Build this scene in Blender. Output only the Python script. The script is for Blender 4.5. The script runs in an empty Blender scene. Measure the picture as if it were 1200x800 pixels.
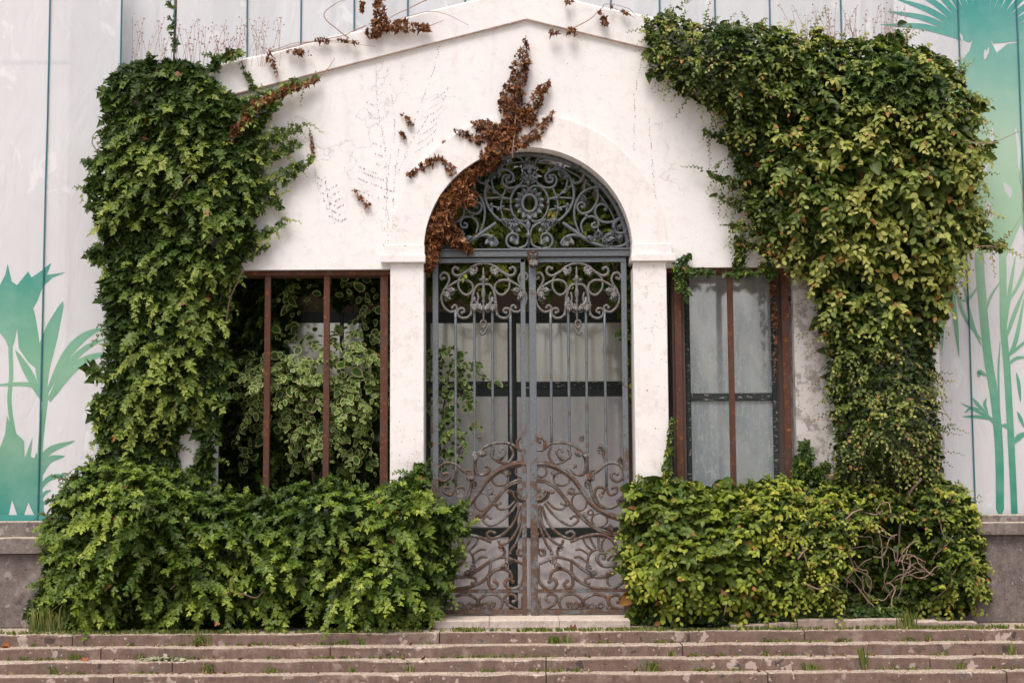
import bpy, bmesh, math, random
import numpy as np
from mathutils import Vector, Matrix
from mathutils.geometry import tessellate_polygon
random.seed(7)
rng = np.random.default_rng(11)
scene = bpy.context.scene
COL = scene.collection

# ------------------------------------------------------------------ camera, sky, sun, exposure
FPX, DIST, EYE = 1667.0, 15.15, 1.6
TILT, ROLL = math.atan(152/1667.0), math.radians(-0.33)
cam_d = bpy.data.cameras.new('camera'); cam = bpy.data.objects.new('camera', cam_d); COL.objects.link(cam)
CR = Matrix.Rotation(math.radians(90)+TILT, 4, 'X') @ Matrix.Rotation(ROLL, 4, 'Z')
cam.matrix_world = Matrix.Translation((0, -DIST, EYE)) @ CR
cam_d.sensor_width = 36; cam_d.lens = 36*FPX/1200; cam_d.clip_start = .1; cam_d.clip_end = 2000
scene.camera = cam
w = bpy.data.worlds.new('World'); scene.world = w; w.use_nodes = True
wn = w.node_tree; bg = wn.nodes['Background']
sky = wn.nodes.new('ShaderNodeTexSky'); sky.sky_type = 'NISHITA'; sky.sun_disc = False
SUN_EL, SUN_AZ = math.radians(60), math.radians(196)      # azimuth: clockwise from +Y; the sun stands in front of the facade
sky.sun_elevation = SUN_EL; sky.sun_rotation = SUN_AZ
sky.air_density = 1.0; sky.dust_density = 6.0; sky.ozone_density = 1.0
wn.links.new(sky.outputs[0], bg.inputs[0]); bg.inputs[1].default_value = .15
sd = bpy.data.lights.new('sun', 'SUN'); so = bpy.data.objects.new('sun', sd); COL.objects.link(so)
sd.energy = 1.75; sd.angle = math.radians(28); sd.color = (1, .985, .965)
sv = Vector((math.sin(SUN_AZ)*math.cos(SUN_EL), math.cos(SUN_AZ)*math.cos(SUN_EL), math.sin(SUN_EL)))
so.rotation_euler = sv.to_track_quat('Z', 'Y').to_euler()
vs = scene.view_settings
vs.view_transform = 'Standard'; vs.look = 'None'; vs.gamma = 1; vs.exposure = .15

# ------------------------------------------------------------------ measuring helpers
R3 = np.array(CR.to_3x3())
def W(px, py, Y=0.0):
    """point on the upright plane y = Y seen at photo position (px, py)"""
    px = np.asarray(px, float); py = np.asarray(py, float); Y = np.asarray(Y, float)
    d = np.stack([(px-600)/FPX, (400-py)/FPX, -np.ones_like(px*py)], -1) @ R3.T
    t = (Y+DIST)/d[..., 1]
    return np.stack([d[..., 0]*t, np.broadcast_to(Y, t.shape), EYE+d[..., 2]*t], -1)
def X(px, Y=0.0, py=450): return float(W(px, py, Y)[0])
def Z(px, py, Y=0.0): return float(W(px, py, Y)[2])
PX = 1/110.0

# ------------------------------------------------------------------ object helpers
def tag(o, label=None, cat=None, group=None, kind=None):
    if label: o['label'] = label
    if cat: o['category'] = cat
    if group: o['group'] = group
    if kind: o['kind'] = kind
    return o
def empty(name, loc=(0, 0, 0), **k):
    o = bpy.data.objects.new(name, None); o.location = loc; o.empty_display_size = .2; COL.objects.link(o)
    tag(o, **k); return o
bpy_updated = {}
def link(name, me, mat=None, parent=None, **k):
    if mat is not None and not me.materials: me.materials.append(mat)
    o = bpy.data.objects.new(name, me); COL.objects.link(o)
    if parent is not None:
        o.parent = parent
        L = WORLD.get(parent.name, Vector((0, 0, 0)))
        o.location = -L
    tag(o, **k); return o
WORLD = {}
def thing(name, loc, label, cat, group=None):
    o = empty(name, loc, label=label, cat=cat, group=group); WORLD[o.name] = Vector(loc); return o
class MB:
    def __init__(s): s.v = []; s.f = []; s.c = []; s.n = 0
    def add(s, v, f, c=None):
        v = np.asarray(v, float); s.v.append(v)
        s.f += [tuple(i+s.n for i in q) for q in f]; s.n += len(v)
        s.c.append(np.tile(np.array(c if c is not None else (1, 1, 1, 1), float), (len(v), 1)))
        return s
    def mesh(s, name, smooth=False):
        me = bpy.data.meshes.new(name); me.from_pydata(np.concatenate(s.v).tolist(), [], s.f)
        bm = bmesh.new(); bm.from_mesh(me); bmesh.ops.recalc_face_normals(bm, faces=bm.faces); bm.to_mesh(me); bm.free()
        if smooth:
            me.polygons.foreach_set('use_smooth', [True]*len(me.polygons))
        me.update(); return me
    def build(s, name, mat, parent=None, smooth=False, **k):
        return link(name, s.mesh(name, smooth), mat, parent, **k)
BF = [(0, 1, 3, 2), (4, 6, 7, 5), (0, 4, 5, 1), (2, 3, 7, 6), (0, 2, 6, 4), (1, 5, 7, 3)]
def boxv(x0, x1, y0, y1, z0, z1):
    return [(x, y, z) for x in (x0, x1) for y in (y0, y1) for z in (z0, z1)]
def box(name, x0, x1, y0, y1, z0, z1, mat, parent=None, bev=.006, **k):
    me = bpy.data.meshes.new(name); me.from_pydata(boxv(min(x0, x1), max(x0, x1), min(y0, y1), max(y0, y1), min(z0, z1), max(z0, z1)), [], BF)
    bm = bmesh.new(); bm.from_mesh(me); bmesh.ops.recalc_face_normals(bm, faces=bm.faces)
    if bev: bmesh.ops.bevel(bm, geom=bm.edges[:], offset=min(bev, .3*min(abs(x1-x0), abs(y1-y0), abs(z1-z0))), segments=2, affect='EDGES', profile=.5)
    bm.to_mesh(me); bm.free()
    return link(name, me, mat, parent, **k)
def prism(name, pts, y0, y1, mat, parent=None, bev=0, **k):
    """outline in (x, z), extruded from y0 to y1"""
    P = []
    for p in pts:
        if not P or math.hypot(p[0]-P[-1][0], p[1]-P[-1][1]) > 1e-5: P.append(p)
    n = len(P); tri = tessellate_polygon([[Vector((p[0], p[1], 0)) for p in P]])
    bm = bmesh.new(); a = [bm.verts.new((p[0], y0, p[1])) for p in P]; b = [bm.verts.new((p[0], y1, p[1])) for p in P]
    for t in tri:
        bm.faces.new([a[i] for i in t]); bm.faces.new([b[i] for i in t[::-1]])
    for i in range(n): bm.faces.new((a[i], b[i], b[(i+1) % n], a[(i+1) % n]))
    bmesh.ops.recalc_face_normals(bm, faces=bm.faces)
    me = bpy.data.meshes.new(name); bm.to_mesh(me); bm.free()
    return link(name, me, mat, parent, **k)
def catmull(P, n=8):
    P = np.asarray(P, float)
    if len(P) < 3:
        t = np.linspace(0, 1, n)[:, None]; return P[0]*(1-t)+P[-1]*t
    Q = np.vstack([2*P[0]-P[1], P, 2*P[-1]-P[-2]]); out = []
    for i in range(1, len(Q)-2):
        a, b, c, d = Q[i-1], Q[i], Q[i+1], Q[i+2]
        for t in np.linspace(0, 1, n, endpoint=False):
            out.append(.5*((2*b)+(-a+c)*t+(2*a-5*b+4*c-d)*t*t+(-a+3*b-3*c+d)*t**3))
    out.append(P[-1]); return np.array(out)
def tube(P, r, sides=6, flat=1.0):
    """P (n,3), r scalar or (n,)"""
    P = np.asarray(P, float); n = len(P); r = np.broadcast_to(np.asarray(r, float), (n,))
    T = np.gradient(P, axis=0); T /= np.linalg.norm(T, axis=1)[:, None]+1e-9
    ref = np.array([0, 1., 0]); A = np.cross(T, ref); bad = np.linalg.norm(A, axis=1) < .05
    A[bad] = np.cross(T[bad], [1, 0, 0.1]); A /= np.linalg.norm(A, axis=1)[:, None]; B = np.cross(A, T)
    a = np.linspace(0, 2*math.pi, sides, endpoint=False)
    V = P[:, None]+r[:, None, None]*(np.cos(a)[None, :, None]*A[:, None]+flat*np.sin(a)[None, :, None]*B[:, None])
    V = V.reshape(-1, 3); F = []
    for i in range(n-1):
        for j in range(sides):
            k = (j+1) % sides; F.append((i*sides+j, i*sides+k, (i+1)*sides+k, (i+1)*sides+j))
    F.append(tuple(range(sides))); F.append(tuple((n-1)*sides+j for j in range(sides)))
    return V, F
def lathe(prof, cx, cy, n=12, axis='z'):
    V = []; F = []
    for (r, z) in prof:
        for j in range(n):
            a = 2*math.pi*j/n; V.append((cx+r*math.cos(a), cy+r*math.sin(a), z))
    for i in range(len(prof)-1):
        for j in range(n):
            k = (j+1) % n; F.append((i*n+j, i*n+k, (i+1)*n+k, (i+1)*n+j))
    F.append(tuple(range(n))); F.append(tuple((len(prof)-1)*n+j for j in range(n)))
    return V, F
def vnoise(x, y, s=1.0, seed=0):
    x = np.asarray(x)/s; y = np.asarray(y)/s
    xi = np.floor(x).astype(int); yi = np.floor(y).astype(int); xf = x-xi; yf = y-yi
    def h(a, b):
        q = (a*374761393+b*668265263+seed*144665) & 0x7fffffff
        q = ((q ^ (q >> 13))*1274126177) & 0x7fffffff
        return ((q ^ (q >> 16)) & 0xffff)/65535.0
    u = xf*xf*(3-2*xf); v = yf*yf*(3-2*yf)
    return (h(xi, yi)*(1-u)+h(xi+1, yi)*u)*(1-v)+(h(xi, yi+1)*(1-u)+h(xi+1, yi+1)*u)*v

# ------------------------------------------------------------------ materials
def newmat(name):
    m = bpy.data.materials.new(name); m.use_nodes = True; nt = m.node_tree
    return m, nt, nt.nodes['Principled BSDF']
def N(nt, t, **k):
    n = nt.nodes.new(t)
    for a, b in k.items(): setattr(n, a, b)
    return n
def coords(nt):
    g = N(nt, 'ShaderNodeNewGeometry'); return g.outputs['Position']
def noise(nt, vec, scale, detail=4, rough=.55, dist=0, w=None):
    n = N(nt, 'ShaderNodeTexNoise'); n.inputs['Scale'].default_value = scale; n.inputs['Detail'].default_value = detail
    n.inputs['Roughness'].default_value = rough; n.inputs['Distortion'].default_value = dist
    nt.links.new(vec, n.inputs['Vector']); return n.outputs['Fac']
def ramp(nt, fac, stops):
    r = N(nt, 'ShaderNodeValToRGB'); cr = r.color_ramp
    while len(cr.elements) < len(stops): cr.elements.new(.5)
    for e, (p, c) in zip(cr.elements, stops):
        e.position = p; e.color = (*c, 1) if not isinstance(c, (int, float)) else (c, c, c, 1)
    nt.links.new(fac, r.inputs[0]); return r.outputs[0]
def mix(nt, fac, a, b, blend='MIX'):
    n = N(nt, 'ShaderNodeMix', data_type='RGBA', blend_type=blend)
    for s, v in ((n.inputs[0], fac), (n.inputs[6], a), (n.inputs[7], b)):
        if isinstance(v, bpy.types.NodeSocket): nt.links.new(v, s)
        elif isinstance(v, (int, float)): s.default_value = v
        else: s.default_value = (*v, 1)
    return n.outputs[2]
def mth(nt, op, a, b=None, clamp=False):
    n = N(nt, 'ShaderNodeMath', operation=op, use_clamp=clamp)
    for i, v in enumerate((a, b)):
        if v is None: continue
        if isinstance(v, bpy.types.NodeSocket): nt.links.new(v, n.inputs[i])
        else: n.inputs[i].default_value = v
    return n.outputs[0]
def scaled(nt, vec, s):
    n = N(nt, 'ShaderNodeVectorMath', operation='MULTIPLY'); nt.links.new(vec, n.inputs[0]); n.inputs[1].default_value = s
    return n.outputs[0]
def bump(nt, b, h, strength=.3, dist=.01):
    n = N(nt, 'ShaderNodeBump'); n.inputs['Strength'].default_value = strength; n.inputs['Distance'].default_value = dist
    nt.links.new(h, n.inputs['Height']); nt.links.new(n.outputs[0], b.inputs['Normal'])
def sep(nt, vec):
    s = N(nt, 'ShaderNodeSeparateXYZ'); nt.links.new(vec, s.inputs[0]); return s.outputs
def maprange(nt, v, a, b, c=0, d=1):
    n = N(nt, 'ShaderNodeMapRange'); nt.links.new(v, n.inputs[0])
    for i, q in enumerate((a, b, c, d)): n.inputs[i+1].default_value = q
    return n.outputs[0]

def stucco(name, base, dirt, rough_amt, peel=.0):
    m, nt, b = newmat(name); p = coords(nt)
    n1 = noise(nt, p, 1.1, 6, .6); n2 = noise(nt, p, 9, 6, .65); n3 = noise(nt, p, 70, 3, .6)
    c = mix(nt, ramp(nt, n1, [(.42, 0), (.75, 1)]), base, tuple(x*.94 for x in base))
    c = mix(nt, ramp(nt, n2, [(.52, 0), (.72, rough_amt)]), c, dirt)
    stk = noise(nt, scaled(nt, p, (7, 7, .7)), 1, 5, .6)
    c = mix(nt, ramp(nt, stk, [(.56, 0), (.8, rough_amt*.8)]), c, dirt)
    sp = noise(nt, p, 38, 2, .5)
    c = mix(nt, ramp(nt, sp, [(.70, 0), (.76, min(1, rough_amt*2.2))]), c, tuple(x*.45 for x in dirt))
    z = sep(nt, p)[2]
    low = mth(nt, 'MULTIPLY', maprange(nt, z, 2.4, .6), ramp(nt, noise(nt, p, 4.5, 6, .7), [(.46, 0), (.62, 1)]), True)
    c = mix(nt, mth(nt, 'MULTIPLY', low, .55), c, (.52, .40, .33))
    if peel:
        pl = ramp(nt, noise(nt, p, 6, 8, .75), [(.50, 0), (.56, 1)])
        c = mix(nt, mth(nt, 'MULTIPLY', pl, peel), c, (.20, .17, .155))
    # hairline cracks
    vo = N(nt, 'ShaderNodeTexVoronoi', feature='DISTANCE_TO_EDGE'); vo.inputs['Scale'].default_value = .75
    wv = N(nt, 'ShaderNodeVectorMath', operation='ADD'); nz = N(nt, 'ShaderNodeTexNoise'); nz.inputs['Scale'].default_value = 3
    nz.inputs['Detail'].default_value = 6
    nt.links.new(p, nz.inputs['Vector']); nt.links.new(p, wv.inputs[0]); nt.links.new(nz.outputs['Color'], wv.inputs[1])
    nt.links.new(wv.outputs[0], vo.inputs['Vector'])
    ck = ramp(nt, vo.outputs['Distance'], [(0, 1), (.006, 0)])
    ck = mth(nt, 'MULTIPLY', ck, ramp(nt, noise(nt, p, .8, 2), [(.5, 0), (.58, .6)]))
    c = mix(nt, ck, c, (.36, .31, .28))
    nt.links.new(c, b.inputs['Base Color']); b.inputs['Roughness'].default_value = .9
    h = mth(nt, 'ADD', mth(nt, 'MULTIPLY', n2, 1.2), mth(nt, 'MULTIPLY', n3, .35))
    h = mth(nt, 'SUBTRACT', h, mth(nt, 'MULTIPLY', ck, .6))
    bump(nt, b, h, .35, .012)
    return m
M = {}
M['stucco'] = stucco('white_stucco', (.785, .77, .76), (.58, .54, .51), .42)
M['trim'] = stucco('white_trim', (.785, .76, .745), (.56, .50, .47), .55)
M['rough_wall'] = stucco('weathered_stucco', (.54, .51, .50), (.30, .26, .25), 1.0, peel=.75)

def stone_mat(name, base, dark, light, lich=1.0, spots=1.0):
    m, nt, b = newmat(name); p = coords(nt)
    oi = N(nt, 'ShaderNodeObjectInfo')
    n1 = noise(nt, p, 2.2, 6, .65); n2 = noise(nt, p, 14, 7, .7); n3 = noise(nt, p, 90, 3, .6)
    c = mix(nt, ramp(nt, n1, [(.35, 0), (.7, 1)]), base, dark)
    c = mix(nt, ramp(nt, n2, [(.45, 0), (.7, .85)]), c, tuple(x*.5 for x in dark))
    stv = ramp(nt, noise(nt, scaled(nt, p, (5, 5, 1.2)), 1.6, 6, .7), [(.5, 0), (.62, .6)])
    c = mix(nt, stv, c, tuple(x*.55 for x in dark))
    ppt = ramp(nt, noise(nt, p, 3.3, 7, .7), [(.56, 0), (.66, .45)])
    c = mix(nt, ppt, c, light)
    c = mix(nt, ramp(nt, n3, [(.35, 0), (.75, .5)]), c, tuple(min(1, x*1.5) for x in base))
    c = mix(nt, mth(nt, 'MULTIPLY', oi.outputs['Random'], .35), c, tuple(x*.8 for x in base))
    # pale lichen discs and streaks
    for sc, th, seed in ((5.0, .27, 0), (9.0, .23, 3), (17.0, .20, 9)):
        v = N(nt, 'ShaderNodeTexVoronoi'); v.inputs['Scale'].default_value = sc; v.inputs['Randomness'].default_value = 1
        off = N(nt, 'ShaderNodeVectorMath', operation='ADD'); off.inputs[1].default_value = (seed, seed*2.1, seed*.7)
        nz = N(nt, 'ShaderNodeTexNoise'); nz.inputs['Scale'].default_value = 16; nt.links.new(p, nz.inputs['Vector'])
        wob = N(nt, 'ShaderNodeVectorMath', operation='MULTIPLY_ADD'); nt.links.new(nz.outputs['Color'], wob.inputs[0])
        wob.inputs[1].default_value = (.14, .14, .14); nt.links.new(p, wob.inputs[2])
        nt.links.new(wob.outputs[0], off.inputs[0]); nt.links.new(off.outputs[0], v.inputs['Vector'])
        d = ramp(nt, v.outputs['Distance'], [(th-.05, 1), (th, 0)])
        s2 = sep(nt, v.outputs['Color'])
        pick = ramp(nt, s2[0], [(.52, 0), (.56, lich)])
        patch = ramp(nt, noise(nt, p, .55, 3), [(.36, 0), (.50, 1)])
        f = mth(nt, 'MULTIPLY', mth(nt, 'MULTIPLY', d, pick), mth(nt, 'MULTIPLY', patch, .75))
        c = mix(nt, f, c, light)
        blk = mth(nt, 'MULTIPLY', mth(nt, 'MULTIPLY', d, ramp(nt, s2[1], [(.74, 0), (.77, spots)])), patch)
        c = mix(nt, mth(nt, 'MULTIPLY', blk, .8), c, (.035, .028, .028))
    # cream grit and dust on the level tops
    g = N(nt, 'ShaderNodeNewGeometry'); nz_ = sep(nt, g.outputs['True Normal'])[2]
    gr = ramp(nt, noise(nt, p, 45, 4, .7), [(.38, 0), (.6, .8)])
    top = mth(nt, 'MULTIPLY', ramp(nt, nz_, [(.6, 0), (.9, 1)]), gr)
    c = mix(nt, top, c, (.74, .62, .49))
    nt.links.new(c, b.inputs['Base Color']); b.inputs['Roughness'].default_value = .92
    bump(nt, b, mth(nt, 'ADD', n2, mth(nt, 'MULTIPLY', n3, .4)), .7, .012)
    return m
M['step'] = stone_mat('step_stone', (.205, .135, .108), (.10, .066, .054), (.50, .41, .36))
M['lowwall'] = stone_mat('low_wall_render', (.21, .175, .16), (.10, .08, .075), (.42, .38, .35), .6, .6)
M['threshold'] = stone_mat('threshold_stone', (.55, .47, .42), (.42, .34, .30), (.62, .55, .5), .3, .2)
M['kerb'] = stone_mat('kerb_stone', (.38, .29, .25), (.25, .17, .14), (.52, .45, .4), .6, .5)

def rusty(name, paint, rust_lo, rust_hi, amount, zfade=None, rough=.5):
    m, nt, b = newmat(name); p = coords(nt)
    n1 = noise(nt, p, 7, 8, .7); n2 = noise(nt, p, 40, 5, .7)
    v = mth(nt, 'ADD', n1, mth(nt, 'MULTIPLY', mth(nt, 'SUBTRACT', n2, .5), .5))
    if zfade:
        z = sep(nt, p)[2]; v = mth(nt, 'ADD', v, maprange(nt, z, zfade[0], zfade[1], .0, zfade[2]))
    mask = ramp(nt, v, [(.62-amount*.3, 0), (.72-amount*.3, 1)])
    rc = mix(nt, n2, rust_lo, rust_hi)
    bright = ramp(nt, noise(nt, p, 22, 6, .75), [(.57, 0), (.63, 1)])
    rc = mix(nt, mth(nt, 'MULTIPLY', bright, .6), rc, (.42, .13, .035))
    pc = mix(nt, ramp(nt, n2, [(.3, 0), (.8, 1)]), paint, tuple(x*.62 for x in paint))
    pc = mix(nt, ramp(nt, noise(nt, p, 30, 4, .8), [(.58, 0), (.7, .45)]), pc, tuple(min(1, x*2.2) for x in paint))
    c = mix(nt, mask, pc, rc); nt.links.new(c, b.inputs['Base Color'])
    r = mth(nt, 'MULTIPLY_ADD', mask, .35); nt.nodes[-1].inputs[2].default_value = rough
    nt.links.new(r, b.inputs['Roughness'])
    b.inputs['Metallic'].default_value = 0.1
    bump(nt, b, mth(nt, 'ADD', n2, mth(nt, 'MULTIPLY', mask, .5)), .5, .004)
    return m
M['gate'] = rusty('gate_blue_grey_paint', (.15, .175, .195), (.06, .040, .032), (.14, .085, .058), .12, (2.6, .8, .20))
M['gate_top'] = rusty('fanlight_grey_paint', (.125, .14, .155), (.10, .06, .045), (.22, .13, .09), .05)
M['gate_orn'] = rusty('ornament_paint', (.165, .16, .152), (.05, .034, .027), (.135, .085, .058), .16, (2.6, 1.6, .16))
M['rust'] = rusty('rusted_iron', (.085, .04, .028), (.05, .022, .014), (.125, .045, .022), .8)

def flaky(name):
    m, nt, b = newmat(name); p = coords(nt)
    n = noise(nt, scaled(nt, p, (1, 1, 2.4)), 14, 8, .75)
    c = mix(nt, ramp(nt, n, [(.56, 0), (.61, 1)]), (.02, .03, .028), (.42, .38, .35))
    nt.links.new(c, b.inputs['Base Color']); b.inputs['Roughness'].default_value = .7
    bump(nt, b, n, .5, .006); return m
M['flaky'] = flaky('flaking_dark_paint')
def plain(name, c, r=.7, nscale=12, var=.6, bs=.3):
    m, nt, b = newmat(name); p = coords(nt); n = noise(nt, p, nscale, 6, .65)
    nt.links.new(mix(nt, n, c, tuple(x*var for x in c)), b.inputs['Base Color']); b.inputs['Roughness'].default_value = r
    bump(nt, b, n, bs, .006); return m
M['darkframe'] = plain('dark_green_frame', (.018, .03, .028), .5)
M['brownwood'] = plain('brown_old_wood', (.11, .075, .06), .85, 18)
M['pelmet'] = plain('brown_pelmet_board', (.17, .125, .09), .8, 5)
M['rope'] = plain('banner_seam_cord', (.03, .17, .21), .6, 30, .7)
M['soil'] = plain('dark_soil', (.06, .045, .035), .95)
M['stem'] = plain('woody_stem', (.16, .10, .07), .9, 30)
M['twig'] = plain('bare_pinkish_twig', (.36, .25, .20), .9, 30)
M['drystalk'] = plain('dry_reddish_stalk', (.42, .26, .20), .9, 30)
M['ground'] = stone_mat('ground_paving', (.24, .2, .185), (.16, .13, .12), (.42, .38, .35), .5, .3)
M['rootmark'] = plain('dried_rootlets', (.50, .42, .38), .95, 40)
M['plaster_back'] = plain('building_behind_plaster', (.50, .48, .47), .9, 1.2, .8)
M['dark_in'] = plain('dark_window_recess', (.06, .065, .07), .6, 2)

def glassmat(name, base, streak, reflection_tint):
    m, nt, b = newmat(name); p = coords(nt)
    n = noise(nt, scaled(nt, p, (2.2, 1, .9)), 1.1, 6, .6, .6); s = noise(nt, scaled(nt, p, (3, 1, 1)), 6, 7, .7, 2.5)
    c = mix(nt, ramp(nt, n, [(.42, 0), (.58, 1)]), base, reflection_tint)  # soft cloudy reflections painted into the pane colour
    oi = N(nt, 'ShaderNodeObjectInfo'); c = mix(nt, mth(nt, 'MULTIPLY', oi.outputs['Random'], .35), c, reflection_tint)  # each pane gets its own share of the painted reflection
    c = mix(nt, ramp(nt, s, [(.5, 0), (.68, .55)]), c, streak)
    rot = N(nt, 'ShaderNodeMapping'); rot.inputs['Rotation'].default_value = (0, .5, 0); rot.inputs['Scale'].default_value = (14, 1, 1.2); nt.links.new(p, rot.inputs[0])
    sw = noise(nt, rot.outputs[0], 1.0, 5, .7, 1.6)
    c = mix(nt, ramp(nt, sw, [(.56, 0), (.70, .5)]), c, streak)
    nt.links.new(c, b.inputs['Base Color'])
    nt.links.new(ramp(nt, n, [(.3, .12), (.7, .38)]), b.inputs['Roughness'])
    b.inputs['Specular IOR Level'].default_value = .9; b.inputs['Coat Weight'].default_value = .6; b.inputs['Coat Roughness'].default_value = .12
    gl = N(nt, 'ShaderNodeBsdfGlossy'); gl.inputs['Color'].default_value = (.95, .95, .97, 1); gl.inputs['Roughness'].default_value = .10
    m2 = N(nt, 'ShaderNodeMixShader'); nt.links.new(ramp(nt, n, [(.3, .42), (.7, .18)]), m2.inputs[0]); nt.links.new(b.outputs[0], m2.inputs[1]); nt.links.new(gl.outputs[0], m2.inputs[2])
    tr = N(nt, 'ShaderNodeBsdfTransparent'); mx = N(nt, 'ShaderNodeMixShader')
    mx.inputs[0].default_value = .10
    nt.links.new(m2.outputs[0], mx.inputs[1]); nt.links.new(tr.outputs[0], mx.inputs[2])
    nt.links.new(mx.outputs[0], nt.nodes['Material Output'].inputs[0]); return m
M['glass'] = glassmat('dusty_reflection_glass_window', (.50, .54, .56), (.74, .76, .76), (.28, .33, .36))
M['glass_up'] = glassmat('dusty_reflection_glass_beige', (.85, .84, .80), (.92, .92, .88), (.68, .68, .54))  # upper row: bright beige reflection put into the colour, along with dust
M['glass_gate'] = glassmat('dusty_reflection_glass_lilac', (.74, .70, .73), (.84, .82, .82), (.56, .52, .57))  # lower rows: lilac grey reflection put into the colour, along with dust

mc, nt, b = newmat('clear_roof_glass'); tr = N(nt, 'ShaderNodeBsdfTransparent'); mx = N(nt, 'ShaderNodeMixShader'); mx.inputs[0].default_value = .75
b.inputs['Base Color'].default_value = (.6, .62, .6, 1); b.inputs['Roughness'].default_value = .15
nt.links.new(b.outputs[0], mx.inputs[1]); nt.links.new(tr.outputs[0], mx.inputs[2]); nt.links.new(mx.outputs[0], nt.nodes['Material Output'].inputs[0]); M['clear'] = mc
def tarpmat(name, base):
    m, nt, b = newmat(name); p = coords(nt)
    n = noise(nt, scaled(nt, p, (1, 1, .45)), 1.3, 4, .55, .5); n2 = noise(nt, p, 260, 1)
    c = mix(nt, ramp(nt, n, [(.35, 0), (.7, 1)]), base, tuple(x*.90 for x in base))
    c = mix(nt, mth(nt, 'MULTIPLY', n2, .12), c, (.2, .2, .2))
    cr_ = noise(nt, scaled(nt, p, (1.6, 1, .5)), 1.5, 5, .6, 1.0); bump(nt, b, cr_, .6, .05)
    stn = ramp(nt, noise(nt, scaled(nt, p, (6, 1, .25)), 1.2, 5, .65), [(.55, 0), (.75, .30)])
    c = mix(nt, stn, c, (.50, .49, .48))
    sun_dapple = ramp(nt, noise(nt, scaled(nt, p, (1, 1, .6)), 2.6, 5, .6, 1.2), [(.60, 0), (.66, .45)])
    c = mix(nt, sun_dapple, c, (.86, .86, .86))  # pale sun dapples painted into the cloth colour
    nt.links.new(c, b.inputs['Base Color']); b.inputs['Roughness'].default_value = .6
    tr = N(nt, 'ShaderNodeBsdfTransparent'); mx = N(nt, 'ShaderNodeMixShader'); mx.inputs[0].default_value = .16
    nt.links.new(b.outputs[0], mx.inputs[1]); nt.links.new(tr.outputs[0], mx.inputs[2])
    nt.links.new(mx.outputs[0], nt.nodes['Material Output'].inputs[0]); return m
M['tarp'] = tarpmat('grey_mesh_banner_cloth', (.70, .71, .735))
def printmat(name, stops, z0, z1):
    m, nt, b = newmat(name); p = coords(nt); z = sep(nt, p)[2]
    c = ramp(nt, maprange(nt, z, z0, z1), stops)
    c = mix(nt, ramp(nt, noise(nt, p, 3, 5, .6), [(.4, 0), (.75, .18)]), c, (.5, .62, .56))
    nt.links.new(c, b.inputs['Base Color']); b.inputs['Roughness'].default_value = .65; return m
TEAL = (.02, .22, .19)
ZL0, ZL1 = Z(30, 612, .5), Z(30, 310, .5)
M['printL'] = printmat('left_print_ink', [(0, TEAL), (.30, (.12, .30, .19)), (.62, (.17, .37, .24)), (1, (.025, .24, .20))], ZL0, ZL1)
ZR0, ZR1 = Z(1160, 607, .5), Z(1160, 0, .5)
M['printR'] = printmat('right_print_ink', [(0, (.01, .21, .15)), (.25, (.08, .31, .19)), (.5, (.29, .48, .31)), (.72, (.34, .50, .38)), (.90, (.12, .34, .29)), (1, (.03, .26, .24))], ZR0, ZR1)
M['hem'] = plain('teal_hem', (.05, .30, .27), .6, 6, .85)

def leafmat(name, rough=.45, trans=.24, spec=.28, bumpy=.2):
    m, nt, b = newmat(name)
    a = N(nt, 'ShaderNodeAttribute', attribute_name='tint'); p = coords(nt)
    n = noise(nt, p, 55, 3, .6)
    c = mix(nt, mth(nt, 'MULTIPLY', n, .4), a.outputs['Color'], mix(nt, 1.0, a.outputs['Color'], (.6, .62, .5), 'MULTIPLY'))
    nt.links.new(c, b.inputs['Base Color']); b.inputs['Roughness'].default_value = rough
    b.inputs['Specular IOR Level'].default_value = spec
    bump(nt, b, n, bumpy, .004)
    t = N(nt, 'ShaderNodeBsdfTranslucent'); nt.links.new(mix(nt, 1.0, c, (1.3, 1.5, .55), 'MULTIPLY'), t.inputs[0])
    mx = N(nt, 'ShaderNodeMixShader'); mx.inputs[0].default_value = trans
    nt.links.new(b.outputs[0], mx.inputs[1]); nt.links.new(t.outputs[0], mx.inputs[2])
    nt.links.new(mx.outputs[0], nt.nodes['Material Output'].inputs[0]); return m
M['leaf'] = leafmat('ivy_leaf'); M['ficus'] = leafmat('creeper_leaf', .45, .25)
M['dead'] = leafmat('dead_leaf', .8, .12, .2, .6); M['grass'] = leafmat('grass_blade', .6, .3)

# ------------------------------------------------------------------ setting: ground, landing, steps
SX0, SX1 = -9.0, 9.0
def sheet(name, x0, x1, y0, y1, z, mat, nx=1, ny=1, **k):
    xs = np.linspace(x0, x1, nx+1); ys = np.linspace(y0, y1, ny+1)
    V = [(x, y, z) for x in xs for y in ys]; F = [(i*(ny+1)+j, (i+1)*(ny+1)+j, (i+1)*(ny+1)+j+1, i*(ny+1)+j+1) for i in range(nx) for j in range(ny)]
    return MB().add(V, F).build(name, mat, **k)
RISE, TREAD, NST = .11, .20, 6
EDGE0 = -.74
sheet('ground', -400, 400, -400, 400, -RISE*NST-.01, M['ground'], 8, 8, kind='structure', label='stone paved ground in front of the steps')
sheet('landing', SX0, SX1, EDGE0+.36, 4, -.006, M['step'], 30, 6, kind='structure', label='stone landing under the gate and hedges')
M['hill'] = plain('wooded_hillside', (.07, .10, .04), .95, .5, .5)
hv = []
for x in np.linspace(-170, 170, 137):
    h = 4.5+5.5*float(vnoise(x, 1, 34, 2))+1.6*float(vnoise(x, 2, 9, 3))+1.0*float(vnoise(x, 3, 3.4, 4))
    hv += [(x, -72, -.8), (x, -78, h*.55), (x, -88, h*.9), (x, -100, h), (x, -125, h*.8), (x, -150, -.8)]
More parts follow.
